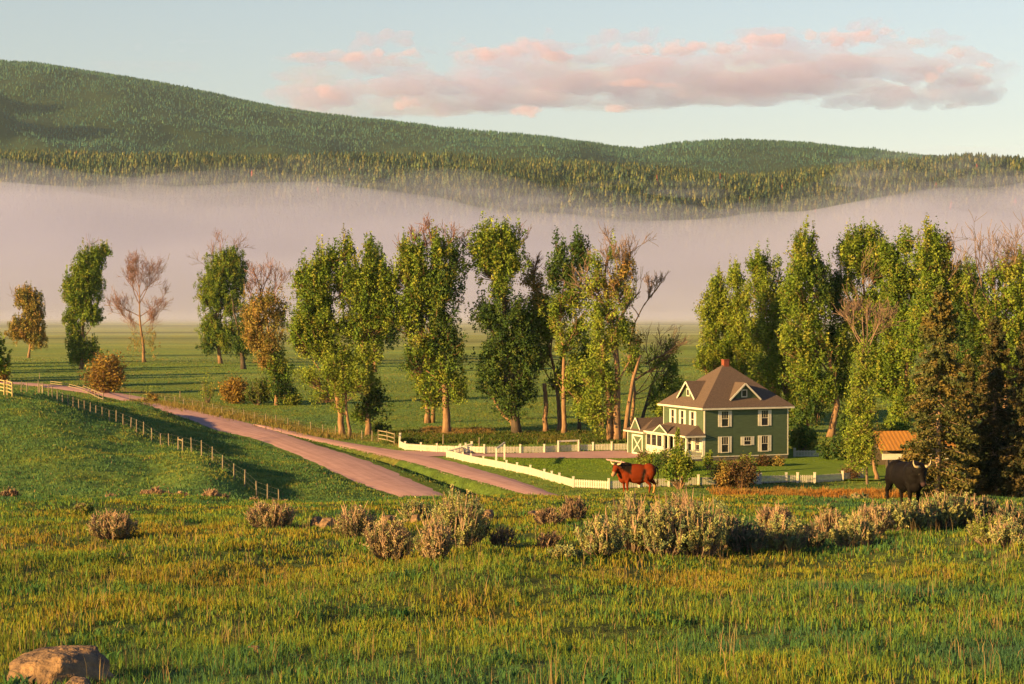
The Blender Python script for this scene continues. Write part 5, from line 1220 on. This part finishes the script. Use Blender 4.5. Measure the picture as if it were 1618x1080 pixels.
# ---------------------------------------------------------------- sagebrush
SAGE={'s':([(.24,.28,.11),(.33,.33,.12),(.16,.21,.11),(.39,.35,.14)],.30),
      'p':([(.33,.25,.13),(.26,.26,.12),(.38,.27,.16),(.20,.20,.09)],.75),
      'd':([(.16,.10,.07),(.20,.12,.08),(.12,.09,.06),(.14,.12,.07)],.6),
      'y':([(.22,.24,.05),(.16,.21,.04),(.26,.26,.07),(.19,.20,.08)],.15),
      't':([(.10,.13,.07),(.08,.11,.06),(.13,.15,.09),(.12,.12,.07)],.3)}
plain('sage_stem',(.30,.21,.15),.9,c2=(.16,.11,.08),scale=6)
plain('sage_stalk',(.46,.30,.19),.9,c2=(.30,.19,.12),scale=6)
def sage(label,px,py,w,h,kind,seed,name='sagebrush',cat='sagebrush',leafy=1.0,stalks=None,group=None,d0=9,d=None):
    rng=np.random.default_rng(seed);pal,st=SAGE[kind]
    if stalks is not None: st=stalks
    foot=on_ground(px,py,d0,95) if d is None else Vector((at(px,py,d).x,d,hz(at(px,py,d).x,d)))
    s=F/foot.y;W=w/s/2*1.05;H=h/s*1.22
    root=empty(name,foot);tag(root,label,cat,group)
    ns=int(np.clip(60*W/.35,16,110));mb=MB();B=[]
    for i in range(ns):
        a=rng.uniform(0,6.28);rr=rng.random()**.55
        ex=math.cos(a)*W*rr;ey=math.sin(a)*W*rr;ez=H*(.80-.42*rr**2.2)*rng.uniform(.65,1.05)
        b=Vector((ex*.35,ey*.35,-.02));m=Vector((ex*.85,ey*.85,ez*.42));e=Vector((ex*1.0+rng.normal()*.02,ey+rng.normal()*.02,ez))
        mb.tube([b,m,e],[.013,.010,.005],3,cap=False);B.append((b,m,e))
    mb.build('stem','sage_stem',root)
    Bn=np.array([[list(x) for x in t] for t in B])
    nl=int(ns*85*leafy*max(.6,min(1.6,H/.7)))
    # sprig tufts: leaves gathered round sprigs that point upward
    nsp=ns*5;i=rng.integers(0,ns,nsp);t=rng.uniform(.35,1.02,nsp)
    O=np.where((t<.5)[:,None],Bn[i,0]+(Bn[i,1]-Bn[i,0])*(t*2)[:,None],Bn[i,1]+(Bn[i,2]-Bn[i,1])*(t*2-1)[:,None])
    dirs=rng.normal(size=(nsp,3))*.45+np.array((0,0,1.0));dirs[:,:2]+=O[:,:2]/max(W,.05)*.35;dirs/=np.linalg.norm(dirs,axis=1)[:,None]
    LS=rng.uniform(.07,.17,nsp)*max(.6,min(1.3,H/.7))
    j=rng.integers(0,nsp,nl);u=rng.random(nl)
    P=O[j]+dirs[j]*(u*LS[j])[:,None]+rng.normal(size=(nl,3))*.013
    P[:,2]=np.maximum(P[:,2],.01)
    pl=np.array(pal);K=pl[(j*13)%4]*rng.uniform(.75,1.3,(nl,1))*(.9+.3*u[:,None])
    lsz=.017*max(1,foot.y/34)
    nrm=rng.normal(size=(nl,3));nrm-=dirs[j]*(nrm*dirs[j]).sum(1)[:,None]*.8
    V,Fc,cc=leaves(P,rng.uniform(.7,1.35,nl)*lsz,rng,K,up=0,aspect=.5,normal=nrm)
    link('foliage',np_mesh('foliage',V,Fc,4,cc),'leaf',root)
    k=int(ns*3.2*st)
    if k>12:
        m=MB()
        for q in range(k):
            b=Bn[rng.integers(0,ns)];o=Vector(b[1]).lerp(Vector(b[2]),rng.uniform(.3,1));l=H*rng.uniform(.14,.34)
            e=o+Vector((rng.normal()*.05+o.x*.12,rng.normal()*.05+o.y*.12,l));w_=.0055*max(1,foot.y/36)
            m.tube([Vector(b[0]),o,o.lerp(e,.5),e],[w_*.6,w_*.8,w_*1.3,w_*.5],3,cap=False)
            if rng.random()<.5: m.tube([o.lerp(e,.55),o.lerp(e,.55)+Vector((rng.normal()*.03,rng.normal()*.03,l*.3))],[w_*.8,w_*.4],3,cap=False)
        m.build('flower_stalk','sage_stalk',root)
    return root
SG=[('dry pinkish sagebrush standing alone in the grass at the left',178,851,72,44,'p'),
 ('low pinkish sagebrush with bare stalks, beside the dark stone in the grass',428,834,74,40,'p'),
 ('sparse pale sagebrush at the left end of the middle cluster',562,851,62,48,'p'),
 ('rounded grey pink sagebrush in front, its base lowest in the middle cluster',616,884,70,62,'p'),
 ('narrower grey pink sagebrush right of the rounded one',685,884,54,62,'p'),
 ('tall grey green sagebrush with upright pink stalks, highest of the middle cluster',722,868,86,92,'s'),
 ('grey green sagebrush right behind the tallest of the middle cluster',745,856,56,66,'t'),
 ('small greyish sagebrush behind the middle cluster, beside a rock',654,826,52,34,'s'),
 ('dead dark brushy twigs right of the middle cluster',796,866,40,36,'d'),
 ('low reddish brush patch in the open grass',868,828,52,24,'d'),
 ('bare twiggy brush sticking up out of the reddish patch',905,822,40,36,'d'),
 ('small reddish brush standing by itself left of the largest cluster',866,870,34,34,'d'),
 ('low silvery sage seedling in front of the largest cluster',893,884,46,20,'s'),
 ('yellowish grey sagebrush at the left end of the largest cluster',948,878,66,62,'s'),
 ('tall grey sagebrush with pink stalks in the left part of the largest cluster',1000,873,84,92,'s'),
 ('grey green sagebrush in the middle of the largest cluster, low pinkish twigs below',1050,880,84,80,'s'),
 ('dense sagebrush with pale rounded tufts in the right part of the largest cluster',1104,882,82,86,'s'),
 ('sagebrush with pink stalks on its top behind the pale tufted one',1075,862,80,80,'p'),
 ('sagebrush at the right shoulder of the largest cluster',1140,868,60,74,'s'),
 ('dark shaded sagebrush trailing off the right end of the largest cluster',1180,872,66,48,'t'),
 ('pink domed sagebrush of dead flower stalks behind the grey green one',1226,842,52,42,'p'),
 ('grey green sagebrush with bare twigs on its right side',1236,872,80,54,'s'),
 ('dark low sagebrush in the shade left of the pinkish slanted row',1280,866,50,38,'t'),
 ('pinkish sagebrush at the left end of the row before the black bull',1312,856,56,48,'p'),
 ('dark based sagebrush with yellow tips in the row before the black bull',1350,866,66,50,'s'),
 ('pinkish sagebrush below the hind legs of the black bull',1378,846,60,48,'p'),
 ('grey sagebrush right under the belly of the black bull',1408,840,52,44,'s'),
 ('grey green sagebrush right under the forelegs of the black bull',1446,838,58,48,'s'),
 ('silvery sagebrush at the foot of the pale spruce trunk',1488,834,58,52,'s'),
 ('bushy silver sagebrush right of the pale spruce trunk',1524,830,58,50,'s'),
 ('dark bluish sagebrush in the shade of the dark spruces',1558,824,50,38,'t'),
 ('low grey sagebrush near the right edge behind the yellow green bush',1600,838,52,42,'t'),
 ('bright yellow green rabbitbrush at the right edge',1566,860,76,48,'y'),
 ('grey gold sagebrush overlapping the front of the yellow green rabbitbrush',1592,864,60,44,'s'),
 ('small green leafy plant on the left slope of the crest',132,812,30,18,'y'),
 ('dusty pink brush on the crest at the left edge of the picture',14,802,34,20,'d'),
 ('small bluish sagebrush on the crest behind the open grass, left of the bull row',1334,790,26,18,'t'),
 ('grey sagebrush tuft on the crest next to the small bluish one',1358,791,34,20,'s'),
 ('leafy green weed in the grass left of the bull row',1308,812,24,14,'y'),
 ('green leafy weed low in the grass behind the large cluster',1282,800,18,12,'y')]
for i,(lb,px,py,w,h,k) in enumerate(SG):
    nm={'y':('rabbitbrush','bush'),'d':('dry_brush','brush')}.get(k,('sagebrush','sagebrush'))
    st=None
    if 'dome' in lb: st=2.0
    if py<803: sage(lb,px,py,w,h,k,500+i,*nm,d=84.5 if px>1200 else 82)
    else: sage(lb,px,py,w,h,k,500+i,*nm,stalks=st,leafy=1.25 if k=='s' else (.45 if k=='d' else .95))
for i,(px,w,h) in enumerate(((62,26,10),(105,20,12),(160,14,12),(176,26,16),(232,20,14),(246,26,18),(264,16,12),(286,26,12),(334,26,18),(352,20,12),(402,16,10),(442,26,8))):
    sage('tuft of dry pinkish weeds on the left rim of the crest',px,800,w,h,'d',600+i,'dry_weed','weeds',d=83,group='dry weeds along the left rim of the crest',leafy=.5,stalks=1.6)

# ---------------------------------------------------------------- rocks
def rock(label,px,py,w,h,dep,seed,flat_top=.0,d=None):
    foot=on_ground(px,py,9,95);s=F/foot.y;W=w/s/2;H=h/s;Dp=dep
    bm=bmesh.new();bmesh.ops.create_icosphere(bm,subdivisions=5,radius=1)
    me=bpy.data.meshes.new('rock');bm.to_mesh(me);bm.free()
    n=len(me.vertices);V=np.zeros(n*3,np.float32);me.vertices.foreach_get('co',V);V=V.reshape(-1,3).astype(float)
    rng=np.random.default_rng(seed)
    for k in range(9):                     # planar facets cut into the ball
        nn=rng.normal(size=3);nn[2]=abs(nn[2])*.5;nn/=np.linalg.norm(nn);c=rng.uniform(.62,.85)
        dd=V@nn;V-=np.maximum(dd-c,0)[:,None]*nn*.85
    z=V[:,2];V[:,2]=np.where(z>.72-flat_top*.1,.72-flat_top*.1+(z-.72+flat_top*.1)*.2,z)
    nz=fbm(V[:,0]*2.2+seed,V[:,1]*2.2+V[:,2]*3,5,seed)*.22+fbm(V[:,0]*7+seed,V[:,2]*7+V[:,1]*5,3,seed+2)*.05
    V*=(1+nz)[:,None]
    V[:,2]=(V[:,2]+.25)/(.97)*H;V[:,0]*=W*1.05;V[:,1]*=Dp
    me.vertices.foreach_set('co',V.astype(np.float32).ravel());me.update()
    o=link('rock',me,'rock',smooth=True);o.location=foot+Vector((0,Dp*.5,-H*.06));tag(o,label,'rock');return o
rock('large flat-topped orange boulder in the lower left corner',92,1082,168,54,.42,3,.8)
rock('small low stone lying in front of the large boulder',116,1092,60,15,.2,5)
rock('small orange stone poking out of the grass, right of the large boulder',398,1034,26,14,.08,7)
rock('flat reddish stone beside the low pinkish sagebrush',515,834,30,15,.25,9)
rock('dark rounded stone next to the flat reddish one',500,832,22,15,.25,10)
rock('orange rock behind the tall sagebrush of the middle cluster',768,820,26,14,.3,11)
rock('pale flat stone behind the left end of the middle cluster',612,826,26,11,.25,12)
rock('small reddish stone at the foot of the small greyish sagebrush',657,827,20,14,.2,13)
rock('small pink stone in the open grass behind the reddish brush patch',842,814,20,7,.25,14)

# ---------------------------------------------------------------- meadow grass
def tufts(name,pos,nb,hmin,hmax,wid,seed,pal,wts,spread,label,lean=.55):
    """real grass blades: every tuft is a fan of bent, tapered blades"""
    rng=np.random.default_rng(seed);n=len(pos);m=n*nb
    base=np.repeat(pos,nb,0)+np.concatenate([rng.normal(size=(m,2))*spread,np.zeros((m,1))],1)
    patch=fbm(base[:,0]/2.2,base[:,1]/3.2,3,9)*1.1+fbm(base[:,0]/6.5,base[:,1]/11,2,12)*.9+.5
    tall=fbm(base[:,0]/.8,base[:,1]/1.2,2,seed+4)+.5
    h=rng.uniform(hmin,hmax,m)*(.35+1.3*tall)
    a=rng.uniform(0,6.28,m);ln=np.abs(rng.normal(size=m))*lean
    dx,dy=np.cos(a)*ln*h,np.sin(a)*ln*h
    b=rng.uniform(0,3.14,m);wx,wy=np.cos(b)*wid*.5,np.sin(b)*wid*.5
    V=np.zeros((m,5,3))
    V[:,0]=base+np.stack([-wx,-wy,-.01*np.ones(m)],1);V[:,1]=base+np.stack([wx,wy,-.01*np.ones(m)],1)
    mid=base+np.stack([dx*.35,dy*.35,h*.6],1)
    V[:,2]=mid+np.stack([wx*.75,wy*.75,0*wx],1);V[:,3]=mid-np.stack([wx*.75,wy*.75,0*wx],1)
    V[:,4]=base+np.stack([dx,dy,h*(1-.25*np.minimum(ln,1))],1)
    i5=np.arange(m)*5
    # quad + tip as one quad and one degenerate-free triangle pair -> use two quads sharing the tip edge
    tri=np.stack([np.stack([i5,i5+1,i5+2],1),np.stack([i5,i5+2,i5+3],1),np.stack([i5+3,i5+2,i5+4],1)],1).reshape(-1,3)
    p=np.array(pal);ci=np.minimum((np.clip(patch+rng.normal(size=m)*.16,0,.999)*len(p)).astype(int),len(p)-1)
    straw=rng.random(m)<wts*.6;c=p[ci]*rng.uniform(.75,1.25,(m,1));c[straw]=np.array((.30,.20,.09))*rng.uniform(.7,1.2,(straw.sum(),1))
    me=np_mesh(name,V.reshape(-1,3),tri,3,np.repeat(c,3,0))
    tag(link(name,me,'grass'),label,'grass',kind='stuff')
GP=[(.060,.145,.070),(.072,.170,.056),(.110,.210,.043),(.165,.25,.036),(.225,.27,.030),(.28,.27,.030),(.31,.225,.035)]  # teal entries paint shade into the grass patches, gold ones sunlight
def field(d0,d1,dens,rng,um=.275,mg=2.2,fn=None):
    A=um*(d1*d1-d0*d0)+2*mg*(d1-d0);n=int(A*dens);y=np.sqrt(rng.uniform(d0*d0,d1*d1,n));x=rng.uniform(-1,1,n)*(um*y+mg)
    if fn is not None: k=fn(x,y);x,y=x[k],y[k]
    return np.stack([x,y,terrain(x,y)],1)
rg=np.random.default_rng(5)
GR=GRASS_Q=1.0
tufts('grass',field(12.6,19,48*GR,rg),13,.035,.115,.0065,701,GP,.10,.045,'knee-low green and gold grass in the nearest part of the meadow')
tufts('grass',field(19,30,34*GR,rg),12,.035,.115,.010,702,GP,.10,.06,'sunlit green and gold grass before the sagebrush')
tufts('grass',field(30,50,17*GR,rg),10,.04,.12,.017,703,GP,.09,.08,'sunlit grass among the sagebrush clusters')
tufts('grass',field(50,92,7*GR,rg,.275,1.5),9,.04,.12,.028,704,GP,.08,.12,'low grass on the crest of the meadow')
MP=[(.080,.170,.065),(.10,.195,.06),(.14,.22,.05),(.22,.24,.045)]
def left_ok(x,y):
    m=np.ones(len(x),bool)
    d,s=pdist(x,y,R1L);d2,s2=pdist(x,y,R1R)
    m&=(x<0)&((s*d)>1.2)   # viewer's left of the road
    return m
def left_field(d0,d1,n,seed):
    r=np.random.default_rng(seed);y=np.sqrt(r.uniform(d0*d0,d1*d1,n));x=r.uniform(-.29,-.02,n)*y
    k=left_ok(x,y);x,y=x[k],y[k];return np.stack([x,y,terrain(x,y)],1)
tufts('grass',left_field(112,345,34000,31),5,.09,.26,.10,705,MP,.05,.35,'thick dark green grass over the left hillside')
def valley(n,seed,d0=176,d1=620):
    r=np.random.default_rng(seed);y=np.sqrt(r.uniform(d0*d0,d1*d1,n));x=r.uniform(-.30,.29,n)*y
    d1l,s1=pdist(x,y,R1L);d1r,s2=pdist(x,y,R1R);d2l,s3=pdist(x,y,R2L);d2r,s4=pdist(x,y,R2R)
    left=(s1*d1l)>0
    on=((s1*d1l<.7)&(s2*d1r>-.7))|((s3*d2l<.5)&(s4*d2r>-.5))
    k=~on&~(left&(y<345)&(x<0))&~inpoly(x,y,DRIVE)&~inpoly(x,y,LAWN)
    x,y=x[k],y[k];return np.stack([x,y,terrain(x,y)],1)
VP=[(.075,.15,.05),(.10,.175,.045),(.15,.20,.04),(.21,.21,.04)]
tufts('grass',valley(26000,32,176,420),5,.10,.30,.10,706,VP,.07,.4,'green grass round the roads and the farmyard')
tufts('grass',valley(9000,33,420,700),4,.12,.35,.22,707,VP,.06,.8,'green grass of the wide plain under the cottonwoods')
# tall dry orange grass below the crest
r_=np.random.default_rng(44);n_=2600;x_=r_.uniform(21,51,n_);y_=206.5+r_.normal(size=n_)*1.7
tufts('dry_grass',np.stack([x_,y_,terrain(x_,y_)],1),6,.2,.6,.07,708,[(.42,.19,.04),(.36,.20,.05),(.30,.20,.06)],.2,.3,'band of tall orange dry grass beyond the crest, under the picket fence')
r_=np.random.default_rng(45);vx=[]
pp=resample([flat(*p) for p in ((215,634),(262,640),(340,653),(420,668),(500,684),(545,693))],900)
pp=pp+r_.normal(size=pp.shape)*np.array((1.6,2.2))
tufts('dry_grass',np.stack([pp[:,0],pp[:,1],terrain(pp[:,0],pp[:,1])],1),8,.35,.9,.09,709,[(.24,.19,.05),(.20,.18,.04),(.30,.22,.07)],.2,.4,'straw-coloured verge grass along the line of weathered posts')
r_=np.random.default_rng(46);lx=r_.uniform(-12,52,60000);ly=r_.uniform(210,272,60000);k_=inpoly(lx,ly,LAWN)&(pdist(lx,ly,PATH)[0]>.95);lx,ly=lx[k_],ly[k_]
tufts('lawn_turf',np.stack([lx,ly,terrain(lx,ly)+.05],1),4,.05,.13,.07,710,[(.16,.25,.03),(.13,.22,.028),(.20,.27,.034)],.02,.35,'mown bright green turf of the front lawn')
def scatter(n,seed,x0,x1,y0,y1):
    r=np.random.default_rng(seed);px=r.uniform(x0,x1,n);py=r.uniform(y0,y1,n)+8*fbm(px/40,px*0,2,seed)
    dd=20/((py-475)/F);x=(px-809)/F*dd;k=~inpoly(x,dd,DRIVE);x,dd=x[k],dd[k];return np.stack([x,dd,terrain(x,dd)],1)
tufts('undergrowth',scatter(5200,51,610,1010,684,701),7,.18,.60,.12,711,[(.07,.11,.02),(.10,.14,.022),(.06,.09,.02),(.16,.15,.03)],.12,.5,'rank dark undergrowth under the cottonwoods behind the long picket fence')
tufts('dry_grass',scatter(1500,52,672,772,680,688),7,.25,.7,.10,712,[(.36,.20,.07),(.30,.19,.06),(.24,.17,.06)],.2,.4,'patch of dead tan grass at the foot of the wide cottonwood')
tufts('dry_stalks',field(12.6,40,1.1,np.random.default_rng(61)),5,.14,.34,.006,713,[(.34,.24,.10),(.28,.20,.09),(.40,.27,.12)],.3,.05,'scattered thin dead seed stalks standing above the meadow grass',lean=.3)
tufts('weeds',field(13,80,1.1,np.random.default_rng(62)),16,.05,.13,.028,714,[(.05,.12,.05),(.06,.15,.04),(.10,.18,.04)],0,.09,'patches of low broad-leaved dark green weeds in the meadow',lean=.9)

# ---------------------------------------------------------------- light, sky, camera
def light_and_camera():
    w=bpy.data.worlds.new('World');S.world=w;w.use_nodes=True;nt=w.node_tree;L=nt.links
    bg=nt.nodes['Background']
    sk=N(nt,'ShaderNodeTexSky');sk.sky_type='NISHITA';sk.sun_disc=False;sk.sun_elevation=SUN_EL
    sk.sun_rotation=math.atan2(sun_dir.x,sun_dir.y);sk.altitude=1200;sk.dust_density=1.0;sk.air_density=1.0
    hs=N(nt,'ShaderNodeHueSaturation');hs.inputs['Saturation'].default_value=SKY_SAT
    mx=N(nt,'ShaderNodeMix',data_type='RGBA',blend_type='MULTIPLY');mx.inputs['Factor'].default_value=1;mx.inputs['B'].default_value=(*SKY_TINT,1)
    L.new(sk.outputs[0],hs.inputs['Color']);L.new(hs.outputs[0],mx.inputs['A']);tc=N(nt,'ShaderNodeTexCoord');sp=N(nt,'ShaderNodeSeparateXYZ');L.new(tc.outputs['Generated'],sp.inputs[0])
    # the sky is palest low down and deepens to blue overhead
    cr=N(nt,'ShaderNodeValToRGB');e=cr.color_ramp.elements;e[0].position=.06;e[1].position=.5;e[0].color=(.90,.80,.76,1);e[1].color=(.12,.29,.66,1);q=e.new(.165);q.color=(.80,.83,.93,1)
    L.new(sp.outputs['Z'],cr.inputs[0])
    m2=N(nt,'ShaderNodeMix',data_type='RGBA',blend_type='MULTIPLY');m2.inputs['Factor'].default_value=1
    L.new(mx.outputs['Result'],m2.inputs['A']);L.new(cr.outputs[0],m2.inputs['B']);L.new(m2.outputs['Result'],bg.inputs[0])
    bg.inputs[1].default_value=SKY_STR
    ld=bpy.data.lights.new('sun','SUN');ld.energy=SUN_STR;ld.angle=R(.6);ld.color=SUN_COL
    lo=bpy.data.objects.new('sun',ld);col.objects.link(lo);lo.location=(-200,-100,200)
    lo.rotation_euler=(-sun_dir).to_track_quat('-Z','Y').to_euler()
    cd=bpy.data.cameras.new('camera');co=bpy.data.objects.new('camera',cd);col.objects.link(co)
    co.location=CAM;co.rotation_euler=(R(90)-PITCH,0,0)
    cd.sensor_width=36;cd.lens=36*F/1618;cd.clip_start=.5;cd.clip_end=60000
    S.camera=co
    vs=S.view_settings;vs.view_transform='Standard';vs.look='None';vs.gamma=1;vs.exposure=EXPOSURE;vs.use_curve_mapping=False
    c=S.cycles;c.use_denoising=True;c.max_bounces=6;c.diffuse_bounces=3;c.glossy_bounces=2;c.transmission_bounces=2;c.transparent_max_bounces=48;c.volume_bounces=VB
    c.use_adaptive_sampling=True;c.adaptive_threshold=.02
    c.sample_clamp_indirect=5
SKY_SAT=.5;SKY_TINT=(1.08,1.11,1.02);SKY_STR=.065;SUN_STR=5.0;SUN_COL=(1.0,.62,.20);EXPOSURE=1.34;VB=3
light_and_camera()
